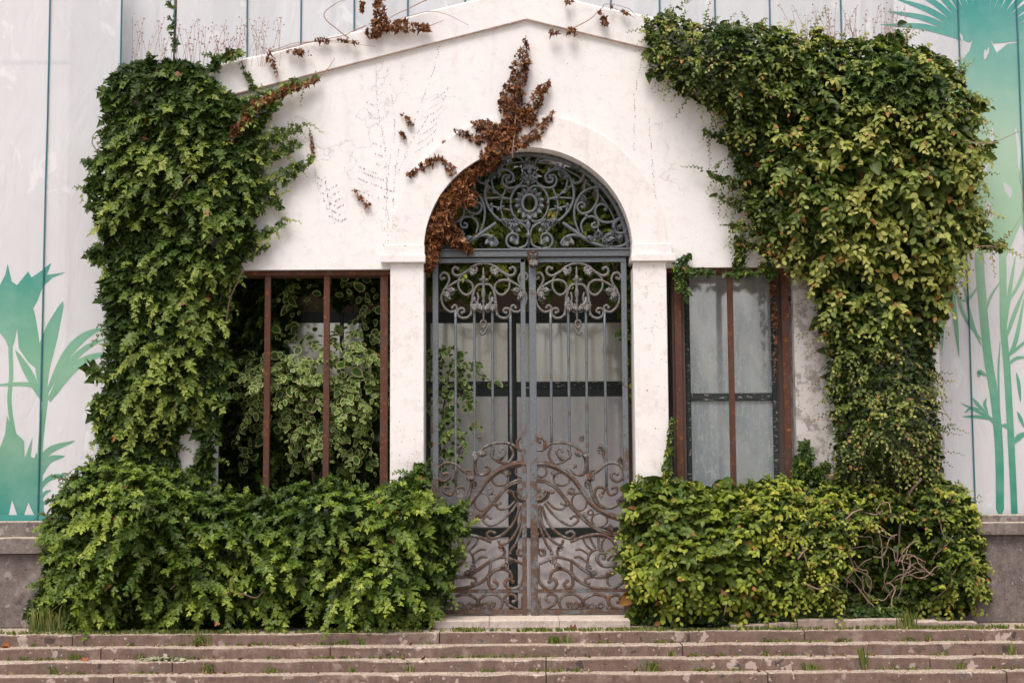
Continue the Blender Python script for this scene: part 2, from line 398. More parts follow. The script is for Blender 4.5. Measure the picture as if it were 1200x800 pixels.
MB().add(hv, [(i*6+j, i*6+j+1, (i+1)*6+j+1, (i+1)*6+j) for i in range(136) for j in range(5)]).build('hills', M['hill'], None, True, kind='structure', label='wooded hillside facing the gate, mirrored in the panes')
steps = empty('steps', kind='structure', label='long worn stone steps climbing to the gate')
def stone(x0, x1, y0, y1, z0, z1, seed, name='stone_block', mat=None, parent=None, amp=.010):
    n = max(3, int((x1-x0)/.09)); xs = np.linspace(x0, x1, n+1)
    V = []; m = 7
    for i, x in enumerate(xs):
        a = (vnoise(x, seed*7.7, .25, seed)-.5)*amp*2+(vnoise(x, seed*3.1, .07, seed+5)-.5)*amp
        b = (vnoise(x, seed*5.3, .31, seed+9)-.5)*amp*1.5; ch = .010+.016*max(0, vnoise(x, 1, .12, seed+3)-.45)
        e = .004 if i in (0, n) else 0
        V += [(x, y0+b+e, z0), (x, y0+b*.7+e, z1-.045), (x, y0+b+e, z1-ch+a*.5), (x, y0+ch*.5+b, z1-ch*.35+a*.8-e), (x, y0+ch+b+.006, z1+a*.6-e), (x, y1, z1), (x, y1, z0)]
    F = [(i*m+j, i*m+(j+1) % m, (i+1)*m+(j+1) % m, (i+1)*m+j) for i in range(n) for j in range(m)]
    F += [tuple(range(m)), tuple(n*m+j for j in range(m))]
    return MB().add(V, F).build(name, mat or M['step'], parent)
joints = {0: [85, 515, 943], 1: [118, 387, 800], 2: [202, 640, 1090], 3: [133, 640, 900, 1180], 4: [300, 720, 1010], 5: [100, 500, 860]}
for k in range(NST):
    y = EDGE0-k*TREAD; z1 = -k*RISE
    js = [SX0, -7.1, -5.9]+[X(p, y, 745+16*k) for p in joints[k]]+[5.9+.3*(k % 3), 7.4, SX1]
    for i in range(len(js)-1):
        stone(js[i]+.005, js[i+1]-.005, y, y+TREAD+.08, z1-RISE-.02, z1+random.uniform(-.003, .003), k*31+i*7+1, parent=steps)

# ------------------------------------------------------------------ the white facade
cx = X(620); ri = (X(743)-X(497))/2; ro = ri+40*PX
ZSP = Z(620, 294); ZLI = (Z(350, 317)+Z(860, 312))/2
FX0, FX1 = X(140), X(1105)
ZLINE = Z(616, 25); ZTOP = Z(616, -14); SL = .256
fac = thing('garden_facade', (cx, 0, 0), 'white stucco gabled facade with round arch and side openings', 'building')
def arc(r, a0, a1, n, zc=ZSP): return [(cx+r*math.cos(a), zc+r*math.sin(a)) for a in np.linspace(a0, a1, n)]
def gz(x, ztop): return ztop-SL*abs(x-cx)
T_ = .32
outl = [(FX0, ZLI), (cx-ri, ZLI)]+arc(ri, math.pi, 0, 49)+[(cx+ri, ZLI), (FX1, ZLI), (FX1, gz(FX1, ZLINE)), (cx, ZLINE), (FX0, gz(FX0, ZLINE))]
prism('wall', outl, 0, T_, M['stucco'], fac)
# raking band above the moulding line, proud of the wall and slightly uneven, and its thin drip line
def rake(s):
    xe = FX0 if s < 0 else FX1; n = 40; V = []; m = 5
    for i in range(n+1):
        x = cx+(xe-cx)*i/n; t = gz(x, ZTOP)+(vnoise(x, 3, .5, 4)-.5)*.03*(i > 0); b = gz(x, ZLINE)+(vnoise(x, 9, .4, 8)-.5)*.008*(i > 0)
        V += [(x, -.026, b), (x, -.03, t-.02), (x, -.015, t), (x, T_+.03, t), (x, T_+.03, b)]
    F = [(i*m+j, i*m+(j+1) % m, (i+1)*m+(j+1) % m, (i+1)*m+j) for i in range(n) for j in range(m)]+[tuple(range(m)), tuple(n*m+j for j in range(m))]
    MB().add(V, F).build('raking_cornice', M['stucco'], fac)
    P = [(cx+(xe-cx)*t+.002*s, -.030, gz(cx+(xe-cx)*t, ZLINE)+.010) for t in np.linspace(0, 1, 30)]
    MB().add(*tube(P, .011, 6)).build('drip_moulding', M['kerb'], fac)
rake(-1); rake(1)
# arch surround with its straight legs
zc0 = Z(477, 288)
ring = [(cx-ro, zc0), (cx-ri-.002, zc0)]+arc(ri+.002, math.pi, 0, 49)+[(cx+ri+.002, zc0), (cx+ro, zc0)]+arc(ro, 0, math.pi, 57)
prism('arch_surround', ring, -.052, .15, M['trim'], fac, bev=.008)
# pilasters with two-tier capitals
def pilaster(s):
    xi = cx+s*(ri-.0); xo = cx+s*(ri+.36); zb, zm, zt = Z(477, 309), Z(477, 300), zc0
    sh = box('pilaster', xi, xo, -.045, .34, 0, zb, M['trim'], fac, .01)
    a = box('capital', xi-s*.02, xo+s*.10, -.10, .345, zb+.001, zm, M['trim'], sh, .008); a.location = (0, 0, 0)
    b_ = box('capital_slab', xi-s*.01, xo+s*.06, -.07, .343, zm+.001, zt-.001, M['trim'], sh, .006); b_.location = (0, 0, 0)
pilaster(-1); pilaster(1)
lx0, lx1, rx0, rx1 = X(250), cx-ri-.36, cx+ri+.36, X(932)
ZS = Z(350, 592)
box('wall_pier', FX0, lx0, 0, T_, 0, ZLI-.002, M['stucco'], fac)
box('wall_pier', X(140), X(243), -.06, 0-.001, 0, Z(200, 90), M['stucco'], fac)
box('wall_pier', rx1, FX1, 0.001, T_, 0, ZLI-.002, M['rough_wall'], fac)
box('wall_pier', X(975), X(1100), -.06, 0-.001, 0, Z(1040, 80), M['stucco'], fac)
box('sill_wall', lx0+.002, lx1-.002, .02, T_-.01, 0, ZS, M['rough_wall'], fac)
box('sill_wall', rx0+.002, rx1-.002, .02, T_-.01, 0, Z(860, 590), M['rough_wall'], fac)
box('lintel_soffit_board', lx0, lx1, .06, T_-.02, ZLI-.055, ZLI-.004, M['rust'], fac)
box('lintel_soffit_board', rx0, rx1, .06, T_-.02, ZLI-.05, ZLI-.004, M['rust'], fac)
for p, wd in ((313, 7), (382.5, 7), (450, 9), (795.5, 8), (857.5, 6.5), (922, 8)):
    box('iron_bar', X(p-wd/2, .1), X(p+wd/2, .1), .08, .13, ZS-.2, ZLI-.05, M['rust'], fac, .004)
# porch shell behind: roof, sides, a back wall beyond the glazing
box('roof', FX0+.1, X(480), T_+.01, 2.9, 5.32, 5.4, M['brownwood'], fac)
box('roof', X(760), FX1-.1, T_+.01, 2.9, 5.32, 5.4, M['brownwood'], fac)
rg = box('roof_glazing', X(480)+.005, X(760)-.005, T_+.01, 2.9, 5.33, 5.35, M['clear'], fac)
box('side_wall', FX0+.02, FX0+.14, T_+.01, 2.9, 0, 5.31, M['rough_wall'], fac)
box('side_wall', FX1-.14, FX1-.02, T_+.01, 2.9, 0, 5.31, M['rough_wall'], fac)
box('back_wall', FX0, FX1, 2.91, 3.05, 0, 5.31, M['brownwood'], fac)

# the sash window in the right opening
def R_(x0, x1, y0, y1, Y0, Y1, name, mat, par, bev=.004, Yr=None):
    Yr = Y0 if Yr is None else Yr
    o = box(name, X(x0, Yr), X(x1, Yr), Y0, Y1, Z((x0+x1)/2, y1, Yr), Z((x0+x1)/2, y0, Yr), mat, par, bev); return o
win = empty('window'); win.parent = fac; win.location = (-cx, 0, 0); WORLD[win.name] = Vector((0, 0, 0))
R_(788.5, 803.5, 312, 600, .16, .55, 'jamb', M['brownwood'], win)
R_(914, 930, 312, 600, .31, .56, 'jamb', M['brownwood'], win)
R_(804, 809, 312, 600, .50, .56, 'stile', M['flaky'], win)
R_(905, 913, 312, 600, .50, .56, 'stile', M['flaky'], win)
R_(809.5, 904.5, 461, 469, .49, .55, 'rail', M['flaky'], win)
R_(809.5, 904.5, 310, 320, .50, .55, 'rail', M['flaky'], win)
R_(809.5, 904.5, 320.5, 460.5, .52, .53, 'pane', M['glass'], win, 0)
R_(809.5, 904.5, 469.5, 600, .522, .532, 'pane', M['glass'], win, 0)

# glazed screen behind the gate and the left opening
YS = 1.3
scr = thing('glazed_screen', (cx, YS, 0), 'dark framed glazed screen with dusty grey panes and painted reflections behind the iron gate', 'glazed door')
cols = [(250, 318), (322, 398), (402, 500), (504, 595.5), (605, 735)]
rows = [(378, 447), (464, 618), (629, 713)]
for x0, x1 in cols:
    for y0, y1 in rows:
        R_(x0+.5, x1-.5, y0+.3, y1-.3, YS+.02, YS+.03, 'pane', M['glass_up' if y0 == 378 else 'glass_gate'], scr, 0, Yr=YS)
for a, b_ in ((240, 249.5), (318.5, 321.5), (398.5, 401.5), (500.5, 503.5), (596, 604.5), (735.5, 745)):
    R_(a, b_, 366, 722, YS-.012, YS+.05, 'stile', M['darkframe'] if a != 735.5 else M['brownwood'], scr, Yr=YS)
edges = [249.7, 318.3, 321.7, 398.3, 401.7, 500.3, 503.7, 595.8, 604.7, 735.3]
for i in range(0, 10, 2):
    a, b_ = edges[i], edges[i+1]
    R_(a, b_, 366, 377.8, YS, YS+.04, 'rail', M['darkframe'], scr, Yr=YS)
    R_(a, b_, 447.2, 455, YS, YS+.04, 'rail', M['flaky'], scr, Yr=YS)
    R_(a, b_, 455.4, 463.7, YS+.003, YS+.04, 'rail', M['darkframe'], scr, Yr=YS)
    R_(a, b_, 618.3, 628.7, YS, YS+.04, 'rail', M['darkframe'], scr, Yr=YS)
    R_(a, b_, 713.3, 724, YS, YS+.04, 'rail', M['kerb'], scr, Yr=YS)
for i in range(9):
    x = X(250, YS)+(X(740, YS)-X(250, YS))*i/9; x2 = X(250, YS)+(X(740, YS)-X(250, YS))*(i+1)/9
    box('pelmet_board', x+.004, x2-.004, YS+.002, YS+.03, Z(600, 365.5, YS), Z(600, 326, YS), M['pelmet'], scr, .004)

# threshold
thr = thing('threshold', (cx, -.2, 0), 'pale stone threshold slab under the iron gate', 'threshold')
for a, b_ in ((508, 573), (573.6, 655), (655.6, 738)):
    stone(X(a, -.3, 725), X(b_, -.3, 725), -.32, .5, -.002, .075, int(a), 'slab', M['threshold'], thr, .003)

# low stone edging under the right hedge
kb = thing('hedge_edging', (X(980), -.6, 0), 'low rough stone edging along the foot of the right hedge', 'edging')
for i, (a, b_, h) in enumerate(((856, 900, .05), (901, 934, .06), (935, 1062, .095), (1063, 1100, .075), (1101, 1146, .06))):
    stone(X(a, -.6, 725), X(b_, -.6, 725), -.62+.01*i, -.45, -.004, h, 60+i, 'edging_stone', M['kerb'], kb, .012)

# low walls either side with their copings
def lowwall(x0, x1, tops, label, px):
    t = thing('low_wall', ((x0+x1)/2, 0, 0), label, 'wall')
    z0, z1, z2 = (Z(px, p, -.1) for p in tops)
    n = 14; V = []
    wall = box('wall_face', x0, x1, -.06, .6, -.01, z0-.002, M['lowwall'], t, .02)
    L = (x1-x0)/3
    for i in range(3):
        stone(x0+L*i+.002, x0+L*(i+1)-.002, -.13, .62, z0, z1, 90+i+int(abs(x0)), 'coping_stone', M['lowwall'], t, .007)
    box('upper_course', x0, x1, .16, .45, z1-.01, z2, M['lowwall'], t, .015)
lowwall(-9, X(138), (648, 630, 612), 'dark weathered low wall left of the ivy hedge', 30)
lowwall(X(1106), 9, (626, 612, 604), 'rough grey low wall with mossy ledge right of the hedge', 1170)

# ------------------------------------------------------------------ printed mesh banners and the building behind them
YB = .5
def banner(name, label, x0, x1, z0, z1, Y, seams, slope=0.0):
    t = thing(name, ((x0+x1)/2, Y, z0), label, 'banner')
    xs = [x0]+seams+[x1]
    for i in range(len(xs)-1):
        nx, nz = max(4, int((xs[i+1]-xs[i])/.12)), int((z1-z0)/.2); V = []
        for a in np.linspace(xs[i]+.004, xs[i+1]-.004, nx+1):
            for c in np.linspace(z0, z1, nz+1):
                e = min(a-xs[i], xs[i+1]-a)
                V.append((a+slope*(c-z0)*0, Y+.0*(vnoise(a, c, .9, 5)-.5)*min(1, e/.1)+.002*(vnoise(a*2+c*.4, c, .3, 6)-.5)*min(1, e/.1), c))
        F = [(p*(nz+1)+q, (p+1)*(nz+1)+q, (p+1)*(nz+1)+q+1, p*(nz+1)+q+1) for p in range(nx) for q in range(nz)]
        MB().add(V, F).build('cloth_panel', M['tarp'], t, True)
    for s in seams:
        P = [(s+.008*(vnoise(s*3, z, .8, 2)-.5)+ .012*(z-z0)*0, Y-.018, z) for z in np.linspace(z0, z1, 24)]
        MB().add(*tube(P, .009, 6)).build('seam_cord', M['rope'], t)
    return t
HZ = 7.6
zbl = Z(30, 611, YB); zbr = Z(1170, 606.5, YB)
bl = banner('printed_banner', 'grey mesh banner with teal palm print left of the ivy', -9, X(134, YB), zbl, HZ, YB, [X(-80, YB), X(52, YB, 300)])
br = banner('printed_banner', 'grey mesh banner with green palm and bamboo print on the right', X(1060, YB), 9, zbr, HZ, YB, [X(1134, YB, 350), X(1196, YB, 150)])
bt = banner('plain_banner', 'plain translucent grey mesh banner hung above and behind the gable', X(128, .9), X(1075, .9), 5.42, HZ, .9,
            [X(p, .9, 20) for p in (205, 290, 353, 415, 478, 545, 640, 716, 773, 838, 902, 985, 1052)])
MB().add(*tube([(X(134.5, YB), YB-.02, z) for z in np.linspace(zbl, HZ, 12)], .010, 6)).build('seam_cord', M['rope'], bl)
box('hem', X(-100, YB), X(134, YB)-.01, YB-.016, YB-.012, zbl, Z(30, 603, YB), M['hem'], bl, 0)

def leafstroke(P, wmax, Y, peak=.5, tip=.15, base=.25):
    """tapered printed stroke along pixel points, returned as polygon strip"""
    C = catmull(P, 8); n = len(C); t = np.linspace(0, 1, n)
    prof = np.where(t < peak, base+(1-base)*np.sin(t/peak*math.pi/2), tip+(1-tip)*np.cos((t-peak)/(1-peak)*math.pi/2))*wmax/2
    prof[-1] = .2
    T = np.gradient(C, axis=0); T /= np.linalg.norm(T, axis=1)[:, None]; Nn = np.stack([-T[:, 1], T[:, 0]], 1)
    A, B = C+Nn*prof[:, None], C-Nn*prof[:, None]
    V = np.concatenate([W(A[:, 0], A[:, 1], Y), W(B[:, 0], B[:, 1], Y)])
    return V, [(i, i+1, n+i+1, n+i) for i in range(n-1)]
def poly_px(P, Y):
    return [tuple(v) for v in W(np.array(P)[:, 0], np.array(P)[:, 1], Y)]
lay = [0]
def pr(parent, mat, kind='palm_print', P=None, wmax=5, poly=None, **k):
    lay[0] += 1; Y = YB-.0022-.00006*(lay[0] % 70)
    mb = MB()
    if poly is not None:
        v = poly_px(poly, Y); tr = tessellate_polygon([[Vector((a[0], a[2], 0)) for a in v]])
        return MB().add(v, [tuple(t) for t in tr]).build(kind, mat, parent)
    return mb.add(*leafstroke(P, wmax, Y, **k)).build(kind, mat, parent)
PL_, PR_ = M['printL'], M['printR']
# left print: big leafy palm head, its trunk, a second slimmer plant, a low fan at the foot
pr(bl, PL_, poly=[(-20, 335), (0, 334), (6, 322), (9, 309), (14, 330), (20, 334), (33, 318), (37, 325), (46, 319), (60, 308), (55, 322), (77, 319), (62, 325), (50, 336), (44, 352), (38, 362), (47, 420), (47, 436), (33, 424), (22, 408), (20, 385), (17, 400), (12, 412), (6, 398), (0, 390), (-20, 392)])
pr(bl, PL_, P=[(12, 400), (13, 440), (11, 470), (16, 505), (27, 540)], wmax=5, base=1, tip=.9)
for P, wd in (([(52, 465), (50, 430), (60, 390), (74, 353)], 19), ([(53, 460), (40, 400), (38, 360)], 12), ([(50, 470), (35, 440), (18, 410)], 10),
              ([(54, 462), (75, 420), (96, 396), (119, 384)], 11), ([(56, 468), (78, 430), (100, 408), (124, 396)], 7), ([(58, 470), (84, 434), (104, 420), (126, 413)], 10),
              ([(50, 468), (38, 452), (16, 450), (-10, 452)], 5)):
    pr(bl, PL_, P=P, wmax=wd)
pr(bl, PL_, P=[(54, 460), (50, 495), (47, 530), (47, 600)], wmax=6, base=1, tip=1)
pr(bl, PL_, poly=[(-20, 520), (0, 524), (6, 508), (8, 487), (16, 505), (28, 516), (29, 536), (38, 512), (36, 535), (50, 540), (48, 560), (52, 603), (40, 603), (33, 588), (28, 603), (20, 603), (14, 585), (10, 603), (-20, 603)])
for P, wd in (([(45, 560), (55, 530), (88, 516)], 8), ([(44, 565), (56, 540), (76, 534)], 8), ([(45, 575), (58, 560), (80, 556)], 6), ([(45, 590), (52, 578), (60, 574)], 4),
              ([(40, 600), (40, 560), (43, 530)], 9), ([(45, 600), (50, 590), (60, 585)], 4)):
    pr(bl, PL_, P=P, wmax=wd)
# right print: fan palm crown, the wide pale green trunk, bamboo canes below
for a in np.arange(-66, 82, 7.4):
    r = math.radians(a); L = 130
    pr(br, PR_, P=[(1150+14*math.sin(r), 52-8*math.cos(r)), (1150+L*.55*math.sin(r), 52-L*.55*math.cos(r)+10*abs(math.sin(r))), (1150+L*math.sin(r), 52-L*math.cos(r)*.95+30*abs(math.sin(r)))], wmax=7, peak=.45, base=.35)
pr(br, PR_, poly=[(1116, 92), (1124, 74), (1136, 60), (1140, 46), (1150, 40), (1160, 46), (1168, 62), (1180, 52), (1192, 50), (1215, 40), (1240, 60), (1240, 262), (1215, 300), (1196, 262), (1180, 300), (1168, 285), (1150, 300), (1140, 240), (1120, 250), (1112, 210), (1118, 160), (1108, 120)])
for P, wd in (([(1150, 220), (1148, 300), (1152, 360), (1158, 420), (1166, 470), (1171, 530), (1172, 606)], 10), ([(1170, 230), (1175, 300), (1176, 380), (1180, 430), (1184, 500), (1187, 560), (1189, 606)], 8)):
    pr(br, PR_, P=P, wmax=wd, base=1.1, tip=.95)
for P, wd in (([(1108, 240), (1106, 330), (1103, 420)], 8), ([(1110, 300), (1118, 360), (1124, 418)], 6), ([(1128, 330), (1140, 380), (1150, 405)], 4), ([(1112, 310), (1130, 370), (1152, 400)], 4),
              ([(1190, 300), (1182, 350), (1178, 390)], 5), ([(1200, 340), (1188, 370), (1178, 400)], 5), ([(1200, 350), (1190, 400), (1180, 420)], 5), ([(1205, 300), (1195, 330), (1178, 360)], 4),
              ([(1166, 492), (1150, 484), (1126, 472)], 3.5), ([(1160, 488), (1146, 474), (1140, 466)], 4), ([(1158, 484), (1154, 474), (1156, 466)], 4), ([(1166, 492), (1146, 488), (1128, 488)], 3.5), ([(1150, 480), (1138, 478), (1130, 484)], 3),
              ([(1166, 498), (1155, 486), (1145, 482)], 3), ([(1187, 520), (1194, 512), (1204, 506)], 7), ([(1186, 512), (1182, 500), (1172, 498)], 6), ([(1156, 440), (1148, 436), (1147, 442)], 6),
              ([(1196, 470), (1194, 450), (1191, 436)], 4), ([(1200, 500), (1196, 490), (1192, 482)], 4), ([(1172, 400), (1170, 440), (1172, 490)], 2.5), ([(1150, 330), (1135, 350), (1122, 352)], 3.5),
              ([(1180, 430), (1190, 420), (1204, 418)], 3.5), ([(1178, 420), (1192, 408), (1206, 396)], 3.5), ([(1152, 380), (1160, 350), (1172, 330)], 3)):
    pr(br, PR_, P=P, wmax=wd)
rp = np.random.default_rng(3)
for i in range(44):
    if i < 22: x, y, an, L = rp.uniform(1116, 1215), rp.uniform(22, 92), rp.uniform(-.5, .5), rp.uniform(6, 16)
    else: x, y, an, L = rp.uniform(1122, 1215), rp.uniform(110, 290), rp.uniform(-.8, .8), rp.uniform(4, 14)
    pr(br, M['tarp'], 'print_gap', P=[(x, y), (x+L*.5*math.sin(an)+.6, y+L*.5*math.cos(an)), (x+L*math.sin(an), y+L*math.cos(an))], wmax=rp.uniform(2.5, 5), base=.2)
for x0, y0, x1, y1, wd in ((1163, 150, 1153, 205, 6), (1156, 235, 1160, 262, 9), (1176, 214, 1184, 232, 7), (1122, 120, 1126, 160, 5), (1190, 150, 1194, 200, 4)):
    pr(br, M['tarp'], 'print_gap', P=[(x0, y0), ((x0+x1)/2+2, (y0+y1)/2), (x1, y1)], wmax=wd)
# the building behind: a long plastered wall with tall window recesses and scaffold tubes
bb = thing('building_behind', (0, 4.5, 0), 'pale plastered building seen faintly through the mesh banners', 'building')
box('wall', -14, 14, 4.5, 5.2, -.02, 10, M['plaster_back'], bb)
for i in range(11):
    x = -10.2+i*2.0
    box('window', x, x+.85, 4.43, 4.49, 6.0 if abs(x) < 6 else 3.6, 9.3, M['dark_in'], bb)
sc_ = thing('scaffold', (0, 1.7, 0), 'steel scaffold tubes standing behind the mesh banners', 'scaffolding')
for i in range(9):
    x = -9.4+i*2.35
    MB().add(*tube([(x, 3.3 if abs(x) < 5 else 1.5, 0), (x, 3.3 if abs(x) < 5 else 1.5, 9.5)], .035, 8)).build('standard_tube', M['dark_in'], sc_)
MB().add(*tube([(-10, 3.37, 7.05), (10, 3.37, 7.05)], .035, 8)).build('ledger_tube', M['dark_in'], sc_)

# ------------------------------------------------------------------ ironwork
YG = .17
def wpts(P, Y=YG): P = np.asarray(P, float); return W(P[:, 0], P[:, 1], Y)
def stroke(P, r=1.35, mat='gate_orn', parent=None, Y=YG, name='scroll', knob=1.5, n=7, taper=.75):
    C = catmull(P, n); m = len(C); t = np.linspace(0, 1, m); rad = (taper+(1-taper)*np.sin(t*math.pi)**.5)*r*1.22*PX
    mb = MB().add(*tube(wpts(C, Y), rad, 6, 1.15))
    if knob:
        e = wpts([C[-1]], Y)[0]; mb.add(*ball(e, r*knob*PX))
    return mb.build(name, M[mat], parent, True)
def ball(c, r, n=8, m=5):
    V = [(c[0], c[1], c[2]+r)]; F = []
    for i in range(1, m):
        a = math.pi*i/m
        for j in range(n): V.append((c[0]+r*math.sin(a)*math.cos(2*math.pi*j/n), c[1]+r*math.sin(a)*math.sin(2*math.pi*j/n), c[2]+r*math.cos(a)))
    V.append((c[0], c[1], c[2]-r)); L = len(V)-1
    for j in range(n): F += [(0, 1+j, 1+(j+1) % n), (L, L-n+(j+1) % n, L-n+j)]
    for i in range(m-2):
        for j in range(n): F.append((1+i*n+j, 1+(i+1)*n+j, 1+(i+1)*n+(j+1) % n, 1+i*n+(j+1) % n))
    return V, F
AC = [(0, 0), (.10, .02), (.20, .12), (.34, .10), (.26, .26), (.42, .32), (.28, .46), (.36, .58), (.20, .68), (.20, .82), (.08, .86), (0, 1.05)]
def acanthus(px, py, ang, L, parent, mat='gate_orn', Y=YG, name='iron_leaf'):
    """lobed cast leaf, base at (px, py), pointing ang degrees (0 right, 90 up in the picture)"""
    o = wpts([(px, py)], Y)[0]; L = L*PX; a = math.radians(ang); d = np.array([math.cos(a), math.sin(a)]); s = np.array([-d[1], d[0]])
    out = [(x, y) for x, y in AC]+[(-x, y) for x, y in AC[-2:0:-1]]; V = []
    for x, y in out: q = d*y*L+s*x*L; V.append((o[0]+q[0], o[1]-.10*L*abs(x)-.28*L*y*y+.03*L*math.sin(y*26), o[2]+q[1]))
    for y in (.02, .35, .65, .95): q = d*y*L; V.append((o[0]+q[0], o[1]-.10*L-.30*L*y*y-.12*L*math.sin(min(1, y)*math.pi), o[2]+q[1]))
    n = len(out); F = []
    for i in range(n):
        y = .5*(out[i][1]+out[(i+1) % n][1]); k = n+min(3, int(y/.26)); F.append((i, (i+1) % n, k))
        k2 = n+min(3, int(max(0, y)/.26))
    for k in range(3): F.append((n+k, n+k+1, 0 if k == 0 else 2*k)); F.append((n+k+1, n+k, n-2*k if k else n-1))
    V = np.array(V); m = len(V); V2 = V.copy(); V2[:, 1] += .008
    return MB().add(np.vstack([V, V2]), F+[tuple(i+m for i in f[::-1]) for f in F]).build(name, M[mat], parent, True)

gate = thing('iron_gate', (cx, YG, .08), 'tall wrought iron double gate with scrollwork and vertical bars', 'gate')
def bar2(x, y0, y1, r, par, name='bar', mat='gate', Y=YG):
    P = wpts([(x, y) for y in np.linspace(y0, y1, 10)], Y); P[:, 0] = P[0, 0]+ (P[:, 0]-P[:, 0].mean())*.0
    P[:, 0] = X(x, Y)
    return MB().add(*tube(P, r*PX, 8)).build(name, M[mat], par, True)
def A(L): return [(615+x/3.478, 500+y/3.478) for x, y in L]       # lower ornament tracing
def B(L): return [(620+x/6.96, 295+y/6.96) for x, y in L]         # upper ornament tracing
def el(cx_, cy_, rx, ry, a0=0, a1=360, n=14): return [(cx_+rx*math.cos(math.radians(a)), cy_+ry*math.sin(math.radians(a))) for a in np.linspace(a0, a1, n)]
LOW = [
 ([(62, 318), (70, 390), (100, 450), (130, 475), (150, 478), (155, 465)], 1.2), ([(58, 322), (62, 400), (85, 470), (105, 500), (110, 515)], 1.2),
 ([(80, 310), (110, 350), (150, 385), (190, 400), (218, 380), (205, 362), (188, 372)], 1.2), ([(70, 320), (90, 380), (130, 430), (180, 455), (203, 440), (190, 425), (172, 432)], 1.25),
 ([(90, 302), (120, 330), (150, 335), (165, 320), (150, 312)], 1.1),
 ([(55, 430), (52, 480), (62, 520), (78, 515), (70, 505)], 1.0),
 ([(50, 95), (75, 92), (82, 60), (65, 42), (52, 50), (60, 62)], 1.35),
 ([(80, 90), (105, 70), (145, 64), (190, 72), (230, 100), (250, 150), (238, 192), (208, 192), (190, 172), (205, 160)], 1.35),
 ([(110, 78), (98, 112), (118, 145), (155, 142), (185, 115), (180, 95)], 1.3), ([(155, 140), (140, 125), (128, 98), (145, 88), (152, 100)], 1.1),
 ([(257, 190), (262, 225), (280, 290), (310, 322), (355, 328), (392, 305), (400, 285)], 1.5),
 ([(300, 312), (285, 270), (300, 245), (325, 252), (318, 268)], 1.3), ([(330, 240), (345, 275), (372, 268), (375, 245), (358, 248)], 1.25),
 ([(265, 225), (275, 195), (300, 178), (330, 152), (370, 147), (400, 170), (402, 205), (375, 222), (352, 205), (360, 188), (376, 192)], 1.35),
 ([(290, 178), (270, 180), (268, 198), (280, 198)], 1.1), ([(330, 155), (322, 120), (312, 85)], 1.2), ([(395, 165), (400, 140), (385, 128), (378, 138)], 1.1),
 ([(185, 470), (240, 447), (310, 438), (360, 465), (380, 520), (362, 560), (320, 566), (294, 540), (304, 515), (326, 518), (322, 535)], 1.5),
 ([(255, 560), (262, 520), (290, 500), (318, 505)], 1.1),
 ([(235, 450), (250, 480), (272, 502)], 1.0), ([(262, 447), (275, 470), (290, 497)], 1.0), ([(328, 450), (315, 470), (312, 497)], 1.0), ([(366, 492), (345, 500), (328, 520)], 1.0),
 ([(206, 500), (230, 500), (262, 522)], 1.0), ([(200, 532), (225, 530), (256, 552)], 1.0), ([(300, 444), (300, 470), (300, 498)], 1.0), ([(378, 520), (355, 525), (340, 540)], 1.0),
 ([(190, 545), (240, 582), (290, 610), (340, 606), (378, 582), (365, 562)], 1.6),
 ([(190, 545), (195, 600), (240, 640), (310, 658), (380, 648), (410, 610), (398, 570), (372, 568)], 1.4), ([(335, 600), (340, 640), (362, 655)], 1.1), ([(275, 610), (250, 618), (248, 636), (262, 636)], 1.2),
 ([(56, 560), (90, 545), (140, 530), (190, 545)], 1.4), ([(56, 560), (56, 620), (78, 652), (112, 658), (130, 638), (116, 618), (100, 630)], 1.5),
 ([(102, 622), (112, 590), (150, 578), (190, 600), (195, 640), (178, 656), (160, 642), (172, 628)], 1.5),
 ([(140, 530), (132, 508), (140, 490), (152, 488)], 1.1), ([(58, 500), (78, 500), (82, 520), (68, 524)], 1.1),
 ([(75, 745), (120, 722), (130, 692), (102, 680), (84, 700), (98, 712)], 1.3), ([(150, 745), (140, 712), (160, 686), (200, 682), (230, 700), (237, 722)], 1.3),
 ([(240, 722), (246, 700), (285, 682), (325, 690), (340, 712), (332, 745)], 1.3), ([(180, 744), (192, 735), (188, 716), (172, 718), (176, 730)], 1.2), ([(198, 744), (196, 730), (206, 716), (220, 724), (212, 734)], 1.2),
 ([(284, 744), (282, 728), (268, 718), (258, 730), (268, 736)], 1.2), ([(300, 744), (296, 728), (312, 716), (322, 728), (310, 734)], 1.2), ([(410, 745), (352, 730), (345, 695), (375, 684), (396, 704), (378, 714)], 1.3),
 ([(62, 690), (60, 720), (66, 742)], 1.0), ([(408, 690), (410, 720), (404, 742)], 1.0),
]
TOP = [
 ([(395, 95), (440, 100), (490, 125), (540, 165), (600, 195), (640, 180), (645, 145), (625, 125), (604, 138)], 1.5),
 ([(545, 165), (590, 215), (600, 260), (590, 310), (548, 350), (505, 340), (482, 300), (495, 255), (540, 232), (600, 238), (660, 270), (710, 310), (735, 370), (720, 440), (670, 488), (622, 480), (612, 450), (634, 435), (648, 455)], 1.35),
 ([(725, 320), (690, 270), (672, 225), (690, 180), (725, 172), (745, 200), (735, 225), (715, 215)], 1.35),
 ([(395, 265), (440, 270), (470, 310), (485, 370), (490, 440), (500, 510)], 1.5),
 ([(486, 380), (492, 480), (520, 530), (570, 540), (605, 510), (600, 470), (565, 462), (550, 485), (572, 498)], 1.4),
 ([(450, 330), (440, 380), (455, 440), (425, 490), (400, 470)], 1.2),
]
